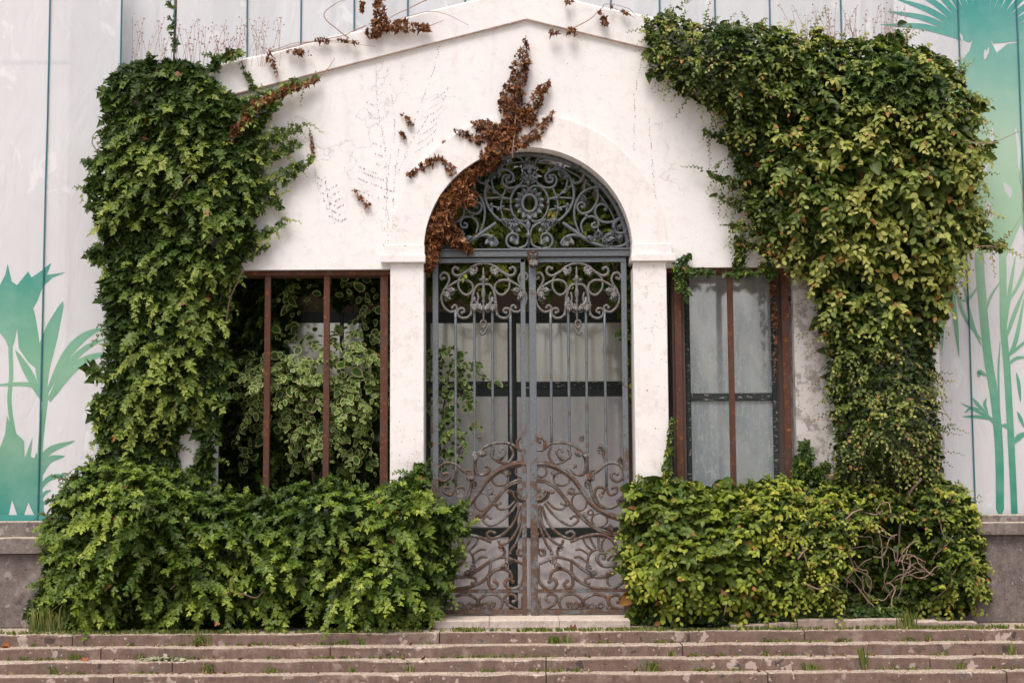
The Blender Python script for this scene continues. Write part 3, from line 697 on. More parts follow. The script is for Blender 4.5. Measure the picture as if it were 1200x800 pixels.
def make_leaf(mp, s):
    """mp maps traced right-leaf pixels to this leaf; s = +1 right, -1 left"""
    f = lambda L: [(mp(x), y) for x, y in L]
    mb = MB()
    def add_rect(x0, x1, y0, y1, d):
        xa, xb = sorted((X(mp(x0), YG), X(mp(x1), YG)))
        mb.add(boxv(xa, xb, YG-d, YG+d, Z(620, y1, YG), Z(620, y0, YG)), BF)
    add_rect(628.9, 735.4, 302.6, 307.8, .021)                 # top rail
    add_rect(729.2, 735.6, 307.9, 722.5, .022)                 # outer stile
    add_rect(629, 733.5, 689.8, 693.8, .016); add_rect(629, 733.5, 713.5, 718.5, .018)
    if s > 0: add_rect(620.6, 628.8, 303, 725, .026)
    else: add_rect(628.6, 634, 303, 724.5, .021)
    me = mb.mesh('gate_leaf'); bm = bmesh.new(); bm.from_mesh(me); bmesh.ops.bevel(bm, geom=bm.edges[:], offset=.004, segments=2, affect='EDGES'); bm.to_mesh(me); bm.free()
    lf = link('gate_leaf', me, M['gate'], gate, label=('right' if s > 0 else 'left')+' leaf of the gate'+(' with the rusty meeting strip' if s > 0 else ' partly hidden by ivy'))
    for x, y0, y1 in ((645.9, 363, 521), (666.7, 348, 538), (687.5, 348, 556), (709.3, 363, 570)):
        bar2(mp(x), y0, y1, 1.65, lf)
    for L, r in LOW: stroke(f(A(L)), r*1.18, parent=lf, name='scroll')
    for L, r in TOP:
        stroke(f(B(L)), r, parent=lf, name='scroll')
        Lm = [(790-x, y) for x, y in L]; stroke(f(B(Lm)), r, parent=lf, name='scroll')
    # sweeping double rails of the lower panel
    U = [(48, 152), (90, 152), (150, 175), (200, 215), (240, 270), (280, 320), (330, 352), (380, 370), (412, 378)]
    D = [(48, 217), (90, 225), (130, 250), (170, 300), (220, 355), (270, 400), (330, 430), (412, 446)]
    for L, offs in ((U, (-8, 0, 8)), (D, (-5, 4))):
        for o in offs: stroke([(x, y+o/3.478) for x, y in f(A(L))], 1.35 if o else 1.6, parent=lf, name='sweeping_rail', knob=0, taper=1, Y=YG-(.0 if o else .008))
    for e in ((222, 305, 31, 36), (305, 378, 32, 27), (150, 212, 33, 27), (68, 182, 21, 22), (190, 262, 12, 12), (268, 348, 10, 10)):
        stroke(f(A(el(*e))), 1.1, parent=lf, name='ring', knob=0, taper=1)
    # shell at the meeting stile
    for a in range(0, 95, 15):
        acanthus(*f(A([(52, 262)]))[0], -90+s*(90-a) if True else 0, 12, lf, name='shell_rib')
    stroke(f(A(el(52, 262, 46, 42, 0, 92, 10))), 1.7, parent=lf, name='shell_rim', knob=0, taper=1)
    stroke(f(A(el(52, 258, 30, 26, 0, 92, 10))), 1.2, parent=lf, name='shell_rim', knob=0, taper=1)
    # cast leaves
    for x, y, a, L in ((300, 90, -60, 13), (245, 100, -80, 12), (205, 102, -30, 11), (225, 60, 60, 9), (160, 132, 150, 10), (312, 112, 95, 13), (385, 150, 80, 9), (285, 205, 200, 10), (262, 250, 110, 12),
                       (380, 312, 70, 9), (312, 270, -100, 8), (130, 555, 150, 12), (120, 560, -20, 10), (150, 505, 120, 9), (290, 612, 130, 13), (262, 590, 100, 11), (330, 606, 30, 11), (237, 735, 90, 9), (190, 255, -130, 9), (235, 350, -40, 9), (345, 400, -70, 9), (110, 180, -50, 9), (350, 420, 100, 8), (160, 320, 20, 7), (240, 740, 60, 8), (236, 740, 120, 8), (100, 265, 0, 8)):
        if (x, y) in ((300, 90),): continue
        q = f(A([(x, y)]))[0]; acanthus(q[0], q[1], a if s > 0 else 180-a, L, lf, Y=YG-.012)
    for x, y, a, L in ((470, 115, -75, 14), (320, 115, -105, 14), (700, 300, -100, 13), (700, 330, 170, 14), (715, 370, 200, 10), (90, 300, -80, 13), (90, 330, 10, 14), (75, 370, -20, 10),
                       (320, 400, -85, 14), (475, 400, -95, 14), (330, 430, -40, 13), (465, 430, -140, 13), (395, 240, 20, 7), (395, 240, 160, 7)):
        q = f(B([(x, y)]))[0]; acanthus(q[0], q[1], a if s > 0 else 180-a, L, lf, Y=YG-.012)
    # turned drop in the middle of the upper ornament, ring and hook under it
    ax = X(mp(676.9), YG); zz = lambda y: Z(677, 295+y/6.96, YG)
    prof = [(.3, 120), (1, 150), (1.6, 165), (.9, 185), (2.6, 205), (2.9, 220), (1.2, 240), (1.8, 262), (1.4, 290), (2.6, 320), (2.7, 350), (1.1, 380), (2.3, 400), (.9, 420), (2.0, 440), (1.0, 470), (2.0, 490), (.8, 540), (1.4, 550), (.3, 560)]
    MB().add(*lathe([(r*PX, zz(y)) for r, y in prof], ax, YG-.01)).build('turned_drop', M['gate_orn'], lf, True)
    stroke(f(B(el(400, 588, 22, 30))), 1.1, parent=lf, name='ring', knob=0, taper=1)
    stroke(f(B([(372, 620), (384, 648), (398, 668), (415, 672), (422, 658)])), 1.3, parent=lf, name='hook')
    return lf
make_leaf(lambda x: x, 1)
make_leaf(lambda x: 614-(x-628.8)*1.0187+2, -1)
boss = MB()
zz0 = Z(625, 300, YG)
boss.add(*lathe([(2*PX, Z(625, 314, YG)), (4.2*PX, Z(625, 311.5, YG)), (5.5*PX, Z(625, 307, YG)), (6.8*PX, Z(625, 302, YG)), (5.6*PX, Z(625, 299, YG)), (7.2*PX, Z(625, 297, YG)), (3*PX, Z(625, 294.5, YG))], X(625, YG), YG-.035, 12))
bo = boss.build('cast_boss', M['rust'], gate, True)
for a in (-120, -90, -60, 60, 90, 120): acanthus(625, 304, a, 9, gate, Y=YG-.085)

# fanlight: transom, frame and mirrored scrolls
fan = thing('fanlight_grille', (cx, YG, ZSP), 'semicircular wrought iron fanlight grille with oval medallion in the arch', 'grille')
box('transom', cx-ri+.01, cx+ri-.01, YG-.05, YG+.05, Z(620, 301.6, YG), Z(620, 294.2, YG), M['gate_top'], fan, .008)
box('transom_cap', cx-ri+.005, cx+ri-.005, YG-.062, YG+.055, Z(620, 294.1, YG), Z(620, 292, YG), M['gate_top'], fan, .004)
fr = [(cx+(ri-.035)*math.cos(a), YG, ZSP+(ri-.035)*math.sin(a)) for a in np.linspace(.02, math.pi-.02, 60)]
MB().add(*tube(fr, .022, 8)).build('arch_frame', M['gate_top'], fan, True)
fr = [(cx+(ri-.105)*math.cos(a), YG+.01, ZSP+(ri-.105)*math.sin(a)) for a in np.linspace(.02, math.pi-.02, 60)]
MB().add(*tube(fr, .009, 6)).build('arch_frame', M['gate_top'], fan, True)
def Fc(L): return [(615+x/5.517, 165+y/5.517) for x, y in L]
FAN = [
 ([(140, 590), (180, 540), (240, 500), (290, 440), (316, 370), (310, 290), (280, 225), (230, 188), (175, 188), (135, 222), (142, 262), (172, 268), (182, 245), (165, 238)], 1.55),
 ([(66, 150), (60, 220), (90, 282), (150, 306), (192, 290), (206, 252), (190, 222), (160, 226)], 1.3),
 ([(70, 190), (66, 150), (90, 112), (140, 96), (190, 86), (232, 102), (252, 132), (240, 168), (208, 175), (212, 155)], 1.3),
 ([(190, 84), (150, 92), (120, 78), (114, 50), (134, 38), (150, 52), (138, 62)], 1.5),
 ([(230, 72), (260, 88), (310, 125), (365, 160), (382, 212), (360, 262), (320, 275), (312, 258)], 1.4),
 ([(380, 165), (430, 228), (465, 300), (470, 380), (430, 450), (372, 472), (340, 437), (350, 405), (382, 403), (384, 428), (370, 430)], 1.4),
 ([(352, 600), (325, 520), (320, 450), (336, 390), (380, 330), (450, 300), (530, 308), (592, 362), (622, 430), (616, 490), (560, 526), (492, 520), (455, 472), (466, 424), (502, 410), (532, 430), (520, 445)], 1.5),
 ([(376, 600), (364, 545), (390, 502), (440, 490), (476, 520), (470, 556), (440, 562), (434, 540), (450, 533)], 1.4),
 ([(560, 690), (640, 676), (690, 622), (692, 552), (650, 506), (600, 512), (574, 548), (592, 594), (640, 596), (658, 560), (632, 538), (614, 556)], 2.0),
 ([(245, 530), (330, 590), (400, 640), (470, 672), (560, 690)], 2.1),
 ([(420, 655), (370, 622), (310, 610), (262, 626), (236, 662), (252, 676)], 1.6),
 ([(35, 612), (50, 672), (100, 695), (160, 688), (180, 642), (152, 602), (112, 608), (106, 640), (130, 652)], 1.5),
 ([(35, 604), (50, 562), (100, 530), (150, 545), (140, 590)], 1.5),
 ([(30, 335), (38, 304), (68, 292), (108, 302), (136, 336), (152, 386), (146, 452), (116, 502), (76, 524), (42, 516), (30, 496)], 1.25),
 ([(30, 500), (60, 520), (110, 516), (170, 515)], 1.2),
 ([(148, 380), (205, 368), (316, 372)], 1.1), ([(148, 450), (215, 436), (296, 418)], 1.1), ([(180, 304), (205, 368), (215, 436), (200, 500)], 1.1),
 ([(205, 368), (262, 318), (300, 290)], 1.1), ([(262, 318), (275, 260), (272, 215)], 1.1), ([(276, 410), (268, 470)], 1.1),
 ([(600, 410), (590, 380), (560, 360)], 1.2), ([(390, 330), (384, 290), (396, 260)], 1.1),
]
for L, r in FAN:
    for s in (1, -1):
        q = Fc(L); q = [(620.5+s*(x-620.5), y) for x, y in q]
        stroke(q, r, 'gate_top', fan, name='scroll')
q = Fc(el(30, 405, 46, 56, n=22)); stroke(q, 1.8, 'gate_top', fan, name='medallion_ring', knob=0, taper=1)
for k in range(14):
    a = 2*math.pi*(k+.5)/14
    c = (30+58*math.cos(a), 405-66*math.sin(a)); c = Fc([c])[0]
    acanthus(c[0], c[1], math.degrees(a), 8.5, fan, 'gate_top', YG-.012, 'medallion_petal')
for x, y, a, L in ((240, 235, 100, 11), (250, 215, -40, 10), (480, 650, 95, 16), (520, 660, 60, 16), (560, 640, 80, 15), (500, 660, 20, 18), (450, 650, 150, 12), (590, 650, 40, 12), (160, 545, 40, 13), (150, 560, 160, 11), (110, 545, 60, 10),
                   (385, 395, 100, 9), (600, 420, 80, 12), (260, 640, -70, 10), (280, 640, -40, 10), (130, 620, -60, 9), (125, 640, -120, 8), (205, 368, 45, 6), (215, 436, -30, 6), (262, 318, 60, 6), (300, 150, -60, 9), (340, 200, 60, 9), (300, 640, 150, 9), (120, 565, -140, 8), (205, 368, 200, 6), (215, 436, 150, 6), (262, 318, 240, 6)):
    for s in (1, -1):
        q = Fc([(x, y)])[0]; acanthus(620.5+s*(q[0]-620.5), q[1], a if s > 0 else 180-a, L, fan, 'gate_top', YG-.014)
for x, y in ((205, 368), (215, 436), (262, 318), (276, 412), (135, 46), (400, 485), (150, 400)):
    for s in (1, -1):
        q = Fc([(x, y)])[0]; MB().add(*ball(wpts([(620.5+s*(q[0]-620.5), q[1])], YG-.012)[0], 2.1*PX)).build('stud', M['gate_top'], fan, True)
# palmette at the head and the collar of the lyre
for a, L in ((90, 26), (60, 15), (120, 15), (30, 12), (150, 12)): acanthus(620.5, 213, a, L, fan, 'gate_top', YG-.02, 'palmette_leaf')
zf = lambda y: Z(620, 165+y/5.517, YG)
axf = X(620.5, YG)
MB().add(*lathe([(1*PX, zf(290)), (2.4*PX, zf(275)), (1.8*PX, zf(240)), (2.2*PX, zf(200)), (1.6*PX, zf(160)), (2.6*PX, zf(120)), (4.2*PX, zf(112)), (.6*PX, zf(104))], axf, YG-.02)).build('turned_finial', M['gate_top'], fan, True)
MB().add(*lathe([(1.2*PX, zf(700)), (1.2*PX, zf(628)), (3.4*PX, zf(622)), (3.8*PX, zf(612)), (3.2*PX, zf(602)), (1.2*PX, zf(598)), (1.4*PX, zf(570)), (3.4*PX, zf(548)), (2.4*PX, zf(530)), (.5*PX, zf(512))], axf, YG-.01)).build('collar', M['gate_top'], fan, True)

# ------------------------------------------------------------------ foliage
def norm(a): return a/(np.linalg.norm(a, axis=-1, keepdims=True)+1e-9)
def leaf_template(kind, seed=0):
    """returns verts (n,3) in (across, along, up) with unit length, triangles, and a rim weight per vertex"""
    r = np.random.default_rng(seed)
    if kind == 'ivy':
        h = [(0, .02), (.20, -.10), (.40, -.04), (.50, .12), (.33, .26), (.56, .52), (.30, .54), (.15, .74), (0, 1.0)]
        w_ = .92+.2*r.random(); h = [(x*w_, y) for x, y in h]
        out = h+[(-x, y) for x, y in h[-2:0:-1]]; V = [(x, y, .26*abs(x)-.30*max(0, y-.3)**2-.10*x*x) for x, y in out]
        c = len(V); V += [(0, .25, -.03), (0, .6, -.07)]; n = len(out)
        F = []
        for i in range(n):
            y = .5*(out[i][1]+out[(i+1) % n][1]); F.append((i, (i+1) % n, c if y < .48 else c+1))
        a = [i for i in range(n) if abs(out[i][1]-.54) < .1 and abs(out[i][0]) < .36]
        F.append((6, c+1, c)); F.append((n-6, c, c+1)); rim = [1]*n+[0, 0]
    elif kind == 'dead':
        h = [(0, .0), (.22, -.05), (.42, .08), (.28, .25), (.40, .5), (.16, .66), (0, 1.0)]
        out = h+[(-x, y) for x, y in h[-2:0:-1]]; V = [(x*.8, y*.9, .5*abs(x)+.30*(r.random()-.5)-.45*y*y+.2*y) for x, y in out]
        c = len(V); V += [(0, .35, -.15)]; n = len(out); F = [(i, (i+1) % n, c) for i in range(n)]; rim = [1]*n+[0]
    elif kind == 'ficus':
        h = [(0, 0), (.20, .12), (.34, .36), (.33, .62), (.17, .86), (0, 1.0)]
        V = [(x, y, .32*abs(x)-.30*y*y) for x, y in h]+[(-x, y, .32*abs(x)-.30*y*y) for x, y in h[-2:0:-1]]
        c = len(V); V += [(0, .25, -.04), (0, .7, -.20)]; n = len(V)-2
        F = [(i, (i+1) % n, c if .5*(V[i][1]+V[(i+1) % n][1]) < .5 else c+1) for i in range(n)]; F += [(3, c+1, c), (n-3, c, c+1)]; rim = [0]*n+[0, 0]; rim[5] = 1; rim[4] = rim[6] = .6
    elif kind == 'round':
        V = []; rim = []
        a = np.linspace(-math.pi/2, 1.5*math.pi, 13)[:-1]
        for q, rr in ((1, 1.0), (0, .68)):
            for t in a:
                x, y = .36*rr*math.cos(t), .5+.5*rr*math.sin(t); V.append((x, y, .3*abs(x)-.3*y*y)); rim.append(q)
        V.append((0, .5, -.10)); rim.append(0); F = []
        for i in range(12):
            j = (i+1) % 12; F += [(i, j, 12+j), (i, 12+j, 12+i), (12+i, 12+j, 24)]
    return np.array(V, float), np.array(F), np.array(rim, float)
TPL = {k: [leaf_template(k, s) for s in range(4)] for k in ('ivy', 'dead', 'ficus', 'round')}
def leaf_arrays(kind, pos, tip, nrm, size, col, rimcol, r):
    """all leaves of one kind as joined arrays"""
    VV = []; FF = []; CC = []; off = 0
    y = norm(tip); z = norm(nrm-(nrm*y).sum(-1, keepdims=True)*y); x = np.cross(y, z)
    pick = r.integers(0, 4, len(pos))
    for t in range(4):
        idx = np.where(pick == t)[0]
        if not len(idx): continue
        V, F, rim = TPL[kind][t]; n = len(V); k = len(idx)
        curl = r.uniform(-.2, 2.4, (k, 1))
        P = pos[idx][:, None]+size[idx][:, None, None]*(V[None, :, 0:1]*x[idx][:, None]+V[None, :, 1:2]*y[idx][:, None]+(V[None, :, 2]*curl)[..., None]*z[idx][:, None])
        C = col[idx][:, None]*(1-rim[None, :, None]) + rimcol[idx][:, None]*rim[None, :, None]
        VV.append(P.reshape(-1, 3)); CC.append(C.reshape(-1, 3)); FF.append((F[None]+(np.arange(k)*n)[:, None, None]+off).reshape(-1, 3)); off += n*k
    return np.concatenate(VV), np.concatenate(FF), np.concatenate(CC)
def tri_mesh(name, V, F, C):
    me = bpy.data.meshes.new(name); me.vertices.add(len(V)); me.vertices.foreach_set('co', V.astype(np.float32).ravel())
    me.loops.add(F.size); me.loops.foreach_set('vertex_index', F.astype(np.int32).ravel())
    me.polygons.add(len(F)); me.polygons.foreach_set('loop_start', np.arange(0, F.size, 3, dtype=np.int32))
    me.polygons.foreach_set('use_smooth', np.ones(len(F), bool))
    a = me.attributes.new('tint', 'FLOAT_COLOR', 'POINT'); a.data.foreach_set('color', np.hstack([C, np.ones((len(C), 1))]).astype(np.float32).ravel())
    me.update(calc_edges=True); return me
class Mask:
    def __init__(s, poly=None, caps=()):
        s.poly = None if poly is None else np.array(poly, float); s.caps = caps
        pts = [] if poly is None else list(poly)
        for c in caps: pts += [(c[0]-c[2], c[1]-c[2]), (c[0]+c[2], c[1]+c[2]), (c[3]-c[5], c[4]-c[5]), (c[3]+c[5], c[4]+c[5])]
        pts = np.array(pts, float); s.lo, s.hi = pts.min(0), pts.max(0)
    def sd(s, x, y):
        d = np.full(x.shape, -1e9)
        if s.poly is not None:
            a = s.poly; b = np.roll(a, -1, 0); best = np.full(x.shape, 1e18); ins = np.zeros(x.shape, bool)
            for (ax, ay), (bx, by) in zip(a, b):
                t = np.clip(((x-ax)*(bx-ax)+(y-ay)*(by-ay))/((bx-ax)**2+(by-ay)**2+1e-9), 0, 1)
                best = np.minimum(best, (x-ax-t*(bx-ax))**2+(y-ay-t*(by-ay))**2)
                ins ^= ((ay > y) != (by > y)) & (x < (bx-ax)*(y-ay)/((by-ay)+1e-12)+ax)
            d = np.where(ins, 1, -1)*np.sqrt(best)
        for (ax, ay, ra, bx, by, rb) in s.caps:
            t = np.clip(((x-ax)*(bx-ax)+(y-ay)*(by-ay))/((bx-ax)**2+(by-ay)**2+1e-9), 0, 1)
            d = np.maximum(d, ra+(rb-ra)*t-np.hypot(x-ax-t*(bx-ax), y-ay-t*(by-ay)))
        return d
    def sample(s, n, r, lo=0, weight=None):
        out = []; m = 0
        for _ in range(200):
            p = s.lo+(s.hi-s.lo)*r.random((n*2+50, 2)); d = s.sd(p[:, 0], p[:, 1]); k = d > lo
            if weight is not None: k &= r.random(len(p)) < weight(p[:, 0], p[:, 1])
            out.append(p[k]); m += k.sum()
            if m >= n: break
        return np.concatenate(out)[:n]
def ramp_cols(t, stops):
    t = np.clip(t, 0, 1); xs = [q for q, _ in stops]
    return np.stack([np.interp(t, xs, [c[i] for _, c in stops]) for i in range(3)], -1)
PAL = {
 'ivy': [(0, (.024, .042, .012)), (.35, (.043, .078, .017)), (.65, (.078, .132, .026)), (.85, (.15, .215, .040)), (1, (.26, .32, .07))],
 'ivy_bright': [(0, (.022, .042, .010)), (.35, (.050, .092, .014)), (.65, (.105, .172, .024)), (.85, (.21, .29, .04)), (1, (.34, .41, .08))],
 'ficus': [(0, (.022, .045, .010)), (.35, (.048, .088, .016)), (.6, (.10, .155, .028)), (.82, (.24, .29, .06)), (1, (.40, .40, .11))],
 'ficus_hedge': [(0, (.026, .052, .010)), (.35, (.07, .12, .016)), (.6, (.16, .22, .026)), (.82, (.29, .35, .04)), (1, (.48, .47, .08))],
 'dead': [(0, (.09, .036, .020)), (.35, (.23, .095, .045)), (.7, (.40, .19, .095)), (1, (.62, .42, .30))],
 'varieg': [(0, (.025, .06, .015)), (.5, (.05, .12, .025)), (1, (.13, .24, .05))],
}
def grow(root, kind, mask, Yb, thick, n_fill, n_shoots, size, pal, seed, falloff=26, lump=.5, lump_px=34, shoot_len=(.12, .32), up=.25, matk='leaf',
         rim=None, out=.75, droop=.55, edge=0, edge_len=(.10, .26), t0=.08, tipsig=.75, n_parts=200, layers=(.55, .85, 1.05), shoot_leaf=11, weight=None, hollow=None, sizef=None, core=.3, hole=None, tfield=None, stems=True, dens_lo=1.0, tipdown=1.0, sidev=.6, stem_mat='stem', dead_frac=.012):
    r = np.random.default_rng(seed)
    def T(px, py):
        d = mask.sd(px, py); n = vnoise(px, py, lump_px, seed)*.65+vnoise(px, py, lump_px*.45, seed+3)*.35
        return thick*(1-np.exp(-np.maximum(d, 0)/falloff))*(1-lump+lump*1.6*n)
    def N_(px, py):
        e = 5.0; s = PX
        gx = (T(px+e, py)-T(px-e, py))/(2*e*s); gz_ = (T(px, py-e)-T(px, py+e))/(2*e*s)
        return norm(np.stack([-gx, -np.ones_like(gx), -gz_], -1))
    P = mask.sample(n_fill, r, 1, weight)
    if hole is not None: P = P[~hole(P[:, 0], P[:, 1])]
    px, py = P[:, 0], P[:, 1]; n = len(px)
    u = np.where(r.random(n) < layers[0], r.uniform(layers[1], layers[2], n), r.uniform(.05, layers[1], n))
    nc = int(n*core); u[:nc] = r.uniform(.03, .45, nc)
    if hollow is not None:
        hl = hollow(px, py) & (r.random(n) < .93); u = np.where(hl, u*.42, u)
    th = T(px, py)*u+.015
    pos = W(px, py, Yb-th); nr = N_(px, py)
    nrm = norm(nr+np.array([0, -.15, up])+r.normal(0, .38, (n, 3)))
    a = r.normal(0, tipsig, n); tip = np.stack([np.sin(a), -.25-.7*r.random(n), -np.cos(a)*tipdown+r.normal(0, .2, n)], -1)+nr*.25
    cn = vnoise(px, py, 55, seed+21)*.5+vnoise(px, py, 17, seed+8)*.3
    t = t0+.58*cn+r.normal(0, .12, n)
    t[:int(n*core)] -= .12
    if tfield is not None: t += tfield(px, py)
    sz = size*np.clip(r.lognormal(-.2, .33, n), .35, 1.5)*(.8+.4*cn)
    if sizef is not None: sz *= sizef(px, py)
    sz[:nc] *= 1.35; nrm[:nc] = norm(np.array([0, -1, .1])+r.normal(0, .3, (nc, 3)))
    A = [[pos, tip, nrm, sz, t]]
    stem = MB()
    S = mask.sample(n_shoots, r, 2, lambda x, y: np.clip((vnoise(x, y, lump_px, seed)*.65+vnoise(x, y, lump_px*.45, seed+3)*.35-.22)*2.2, .03, 1))
    if hole is not None: S = S[~hole(S[:, 0], S[:, 1])]
    if hollow is not None: S = S[~hollow(S[:, 0], S[:, 1]) | (r.random(len(S)) < .06)]
    for i in range(len(S)):
        qx, qy = S[i]; qa = np.array([qx]); qb = np.array([qy])
        p0 = W(qa, qb, Yb-T(qa, qb)*r.uniform(.7, 1))[0]; nn = N_(qa, qb)[0]
        L = r.uniform(*shoot_len)*min(1, .35+float(mask.sd(qa, qb)[0])/40)
        d = norm(nn*out+np.array([r.normal(0, sidev), -.1, r.normal(.15, .45)]))
        k = max(4, int(shoot_leaf*L/shoot_len[1])+2); tt = np.linspace(0, 1, k)
        path = p0+L*(tt[:, None]*d+np.array([0, -.02, -droop])*(tt**2)[:, None])
        if stems:
            stem.add(*tube(path, np.linspace(.004, .0015, k), 3))
        tan = norm(np.gradient(path, axis=0)); sgn = np.where(np.arange(k) % 2, 1, -1)[:, None]
        side = norm(np.cross(tan, np.array([0, -.5, 1.])))
        ltip = tan*.7+side*sgn*.8+r.normal(0, .35, (k, 3))+np.array([0, 0, -.08])
        ln = norm(np.array([0, -.55, .75])+nn*.3+r.normal(0, .25, (k, 3)))
        yt = t0+.22+.42*vnoise(qx, qy, 60, seed+31)+r.normal(0, .12)+(0 if tfield is None else float(tfield(qa, qb)[0]))
        sf = 1.0 if sizef is None else float(sizef(qa, qb)[0])
        A.append([path, ltip, ln, sf*size*r.uniform(.75, 1.15)*(1.0-.45*tt**1.5), yt+.32*tt+r.normal(0, .06, k)])
    if edge:
        E = mask.sample(edge*4, r, 0, lambda x, y: (mask.sd(x, y) < 7)*1.0)
        E = E[(E[:, 1] < 705)][:edge]; ex, ey = E[:, 0], E[:, 1]; g = np.stack([mask.sd(ex+2, ey)-mask.sd(ex-2, ey), mask.sd(ex, ey+2)-mask.sd(ex, ey-2)], -1)/4
        for i in range(len(E)):
            L = r.uniform(*edge_len)*(.35+.65*r.random()); k = max(5, int(L/.022)); tt = np.linspace(0, 1, k)
            p0 = W(ex[i:i+1]+g[i, 0]*6, ey[i:i+1]+g[i, 1]*6, Yb-T(ex[i:i+1], ey[i:i+1])*.8-.03)[0]
            d = norm(np.array([-g[i, 0]+r.normal(0, .4), -.25+r.normal(0, .2), g[i, 1]+r.normal(.15, .35)]))
            path = p0+L*(tt[:, None]*d+np.array([0, 0, -.35])*(tt**2)[:, None]+.05*np.sin(tt*5+i)[:, None]*np.array([.5, 0, 1.]))
            stem.add(*tube(path, np.linspace(.0035, .0012, k), 3)); tan = norm(np.gradient(path, axis=0)); side = norm(np.cross(tan, np.array([0, -1., .2])))
            sgn = np.where(np.arange(k) % 2, 1, -1)[:, None]; yt = .42+r.normal(0, .12)
            sfe = 1.0 if sizef is None else float(sizef(ex[i:i+1], ey[i:i+1])[0])
            yt += 0 if tfield is None else float(tfield(ex[i:i+1], ey[i:i+1])[0])
            A.append([path, tan*.6+side*sgn+r.normal(0, .25, (k, 3)), norm(np.array([0, -.8, .45])+r.normal(0, .3, (k, 3))), size*.62*sfe*r.uniform(.8, 1.1)*(1-.5*tt), yt+.3*tt+r.normal(0, .06, k)])
    pos, tip, nrm, sz, t = [np.concatenate([a[i] for a in A]) for i in range(5)]
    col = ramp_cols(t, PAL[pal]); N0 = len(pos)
    if pal in ('ficus', 'ficus_hedge'):
        o = r.random(N0) < .03*(t > .5)+.008; col[o] = np.array([.40, .19, .06])*r.uniform(.6, 1.1, (o.sum(), 1))
    elif dead_frac and pal.startswith('ivy'):
        o = r.random(N0) < dead_frac*.4; col[o] = np.array([.30, .13, .05])*r.uniform(.6, 1.2, (o.sum(), 1))
    rc = col*np.array([1.15, 1.1, 1.0]) if rim is None else np.tile(np.array(rim), (N0, 1))*r.uniform(.8, 1.1, (N0, 1))
    if pal in ('ficus', 'ficus_hedge'): rc = col*.75+np.array([.30, .16, .04])*.25
    # the leaves that stand foremost and largest are leaves of their own
    score = sz*(1+.5*r.random(N0))-.15*pos[:, 1]*size/.08
    front = np.argsort(-score)[:n_parts]; rest = np.ones(N0, bool); rest[front] = False
    V, F, C = leaf_arrays(kind, pos[rest], tip[rest], nrm[rest], sz[rest], col[rest], rc[rest], r)
    link('foliage', tri_mesh('foliage', V, F, C), M[matk], root, kind='stuff')
    protos = []
    for q in range(8):
        f = front[q::8]
        if not len(f): continue
        cc = col[f].mean(0)[None]; cc = cc*(.75+.5*q/8); rr = rc[f].mean(0)[None]
        Vp, Fp, Cp = leaf_arrays(kind, np.zeros((1, 3)), np.array([[0, 1., 0]]), np.array([[0, 0, 1.]]), np.ones(1), cc, rr, r)
        me = tri_mesh('leaf', Vp, Fp, Cp); me.materials.append(M[matk])
        base = WORLD[root.name]
        for i in f:
            y = norm(tip[i]); z = norm(nrm[i]-(nrm[i]@y)*y); x = np.cross(y, z); s = sz[i]
            o = bpy.data.objects.new('leaf', me); COL.objects.link(o); o.parent = root
            o.matrix_basis = Matrix(((x[0]*s, y[0]*s, z[0]*s, pos[i][0]-base[0]), (x[1]*s, y[1]*s, z[1]*s, pos[i][1]-base[1]), (x[2]*s, y[2]*s, z[2]*s, pos[i][2]-base[2]), (0, 0, 0, 1)))
    if stems and stem.n: stem.build('stem', M[stem_mat], root, kind='stuff')
    return T
def woody(root, lines, mat='stem', name='stem'):
    """lines of (pixel points, depth, radius px)"""
    for P, Y, r in lines:
        C = catmull(P, 6); n = len(C); wob = np.array([vnoise(i*.7, float(np.mean(Y))*9, 1.0, int(P[0][0])) for i in range(n)])-.5
        Yv = Y if np.ndim(Y) == 0 else np.interp(np.linspace(0, 1, n), np.linspace(0, 1, len(Y)), Y)
        MB().add(*tube(W(C[:, 0]+wob*2, C[:, 1], Yv+wob*.03), np.linspace(r, r*.5, n)*PX, 6)).build(name, M[mat], root, True)

# left ivy column
iv1 = thing('ivy', (X(200), -.1, .9), 'tall dark green ivy covering the left pillar of the facade', 'ivy')
m_iv1 = Mask([(140, 82), (152, 72), (180, 68), (205, 72), (232, 74), (244, 86), (256, 100), (270, 112), (292, 114), (318, 104), (338, 102), (332, 120), (316, 138), (305, 160), (312, 188), (304, 210), (312, 228), (298, 252), (295, 285), (280, 312),
              (268, 330), (264, 380), (268, 420), (262, 445), (252, 470), (232, 482), (214, 500), (208, 520), (212, 560), (128, 575), (122, 520), (127, 470), (128, 400), (122, 340), (127, 290), (112, 262), (114, 235),
              (106, 215), (118, 200), (122, 175), (125, 150), (122, 130), (120, 105), (134, 88)],
             [(308, 164, 9, 335, 155, 7), (335, 155, 7, 359, 146, 3), (303, 190, 8, 330, 178, 6), (330, 178, 6, 351, 168, 3), (305, 224, 10, 340, 200, 8), (340, 200, 8, 368, 183, 4), (320, 232, 5, 330, 240, 3), (300, 280, 6, 335, 257, 3), (300, 245, 6, 326, 232, 3), (295, 296, 6, 312, 288, 3), (120, 235, 6, 100, 247, 2), (118, 215, 7, 98, 222, 3), (116, 290, 6, 104, 300, 2), (122, 300, 6, 108, 310, 2), (118, 195, 7, 100, 187, 4), (335, 105, 7, 372, 92, 4), (250, 78, 3, 254, 70, 3),
              (118, 470, 8, 126, 520, 8), (125, 440, 8, 108, 432, 4), (262, 66, 4, 282, 62, 3), (252, 462, 10, 246, 500, 8), (246, 500, 8, 238, 565, 10)])
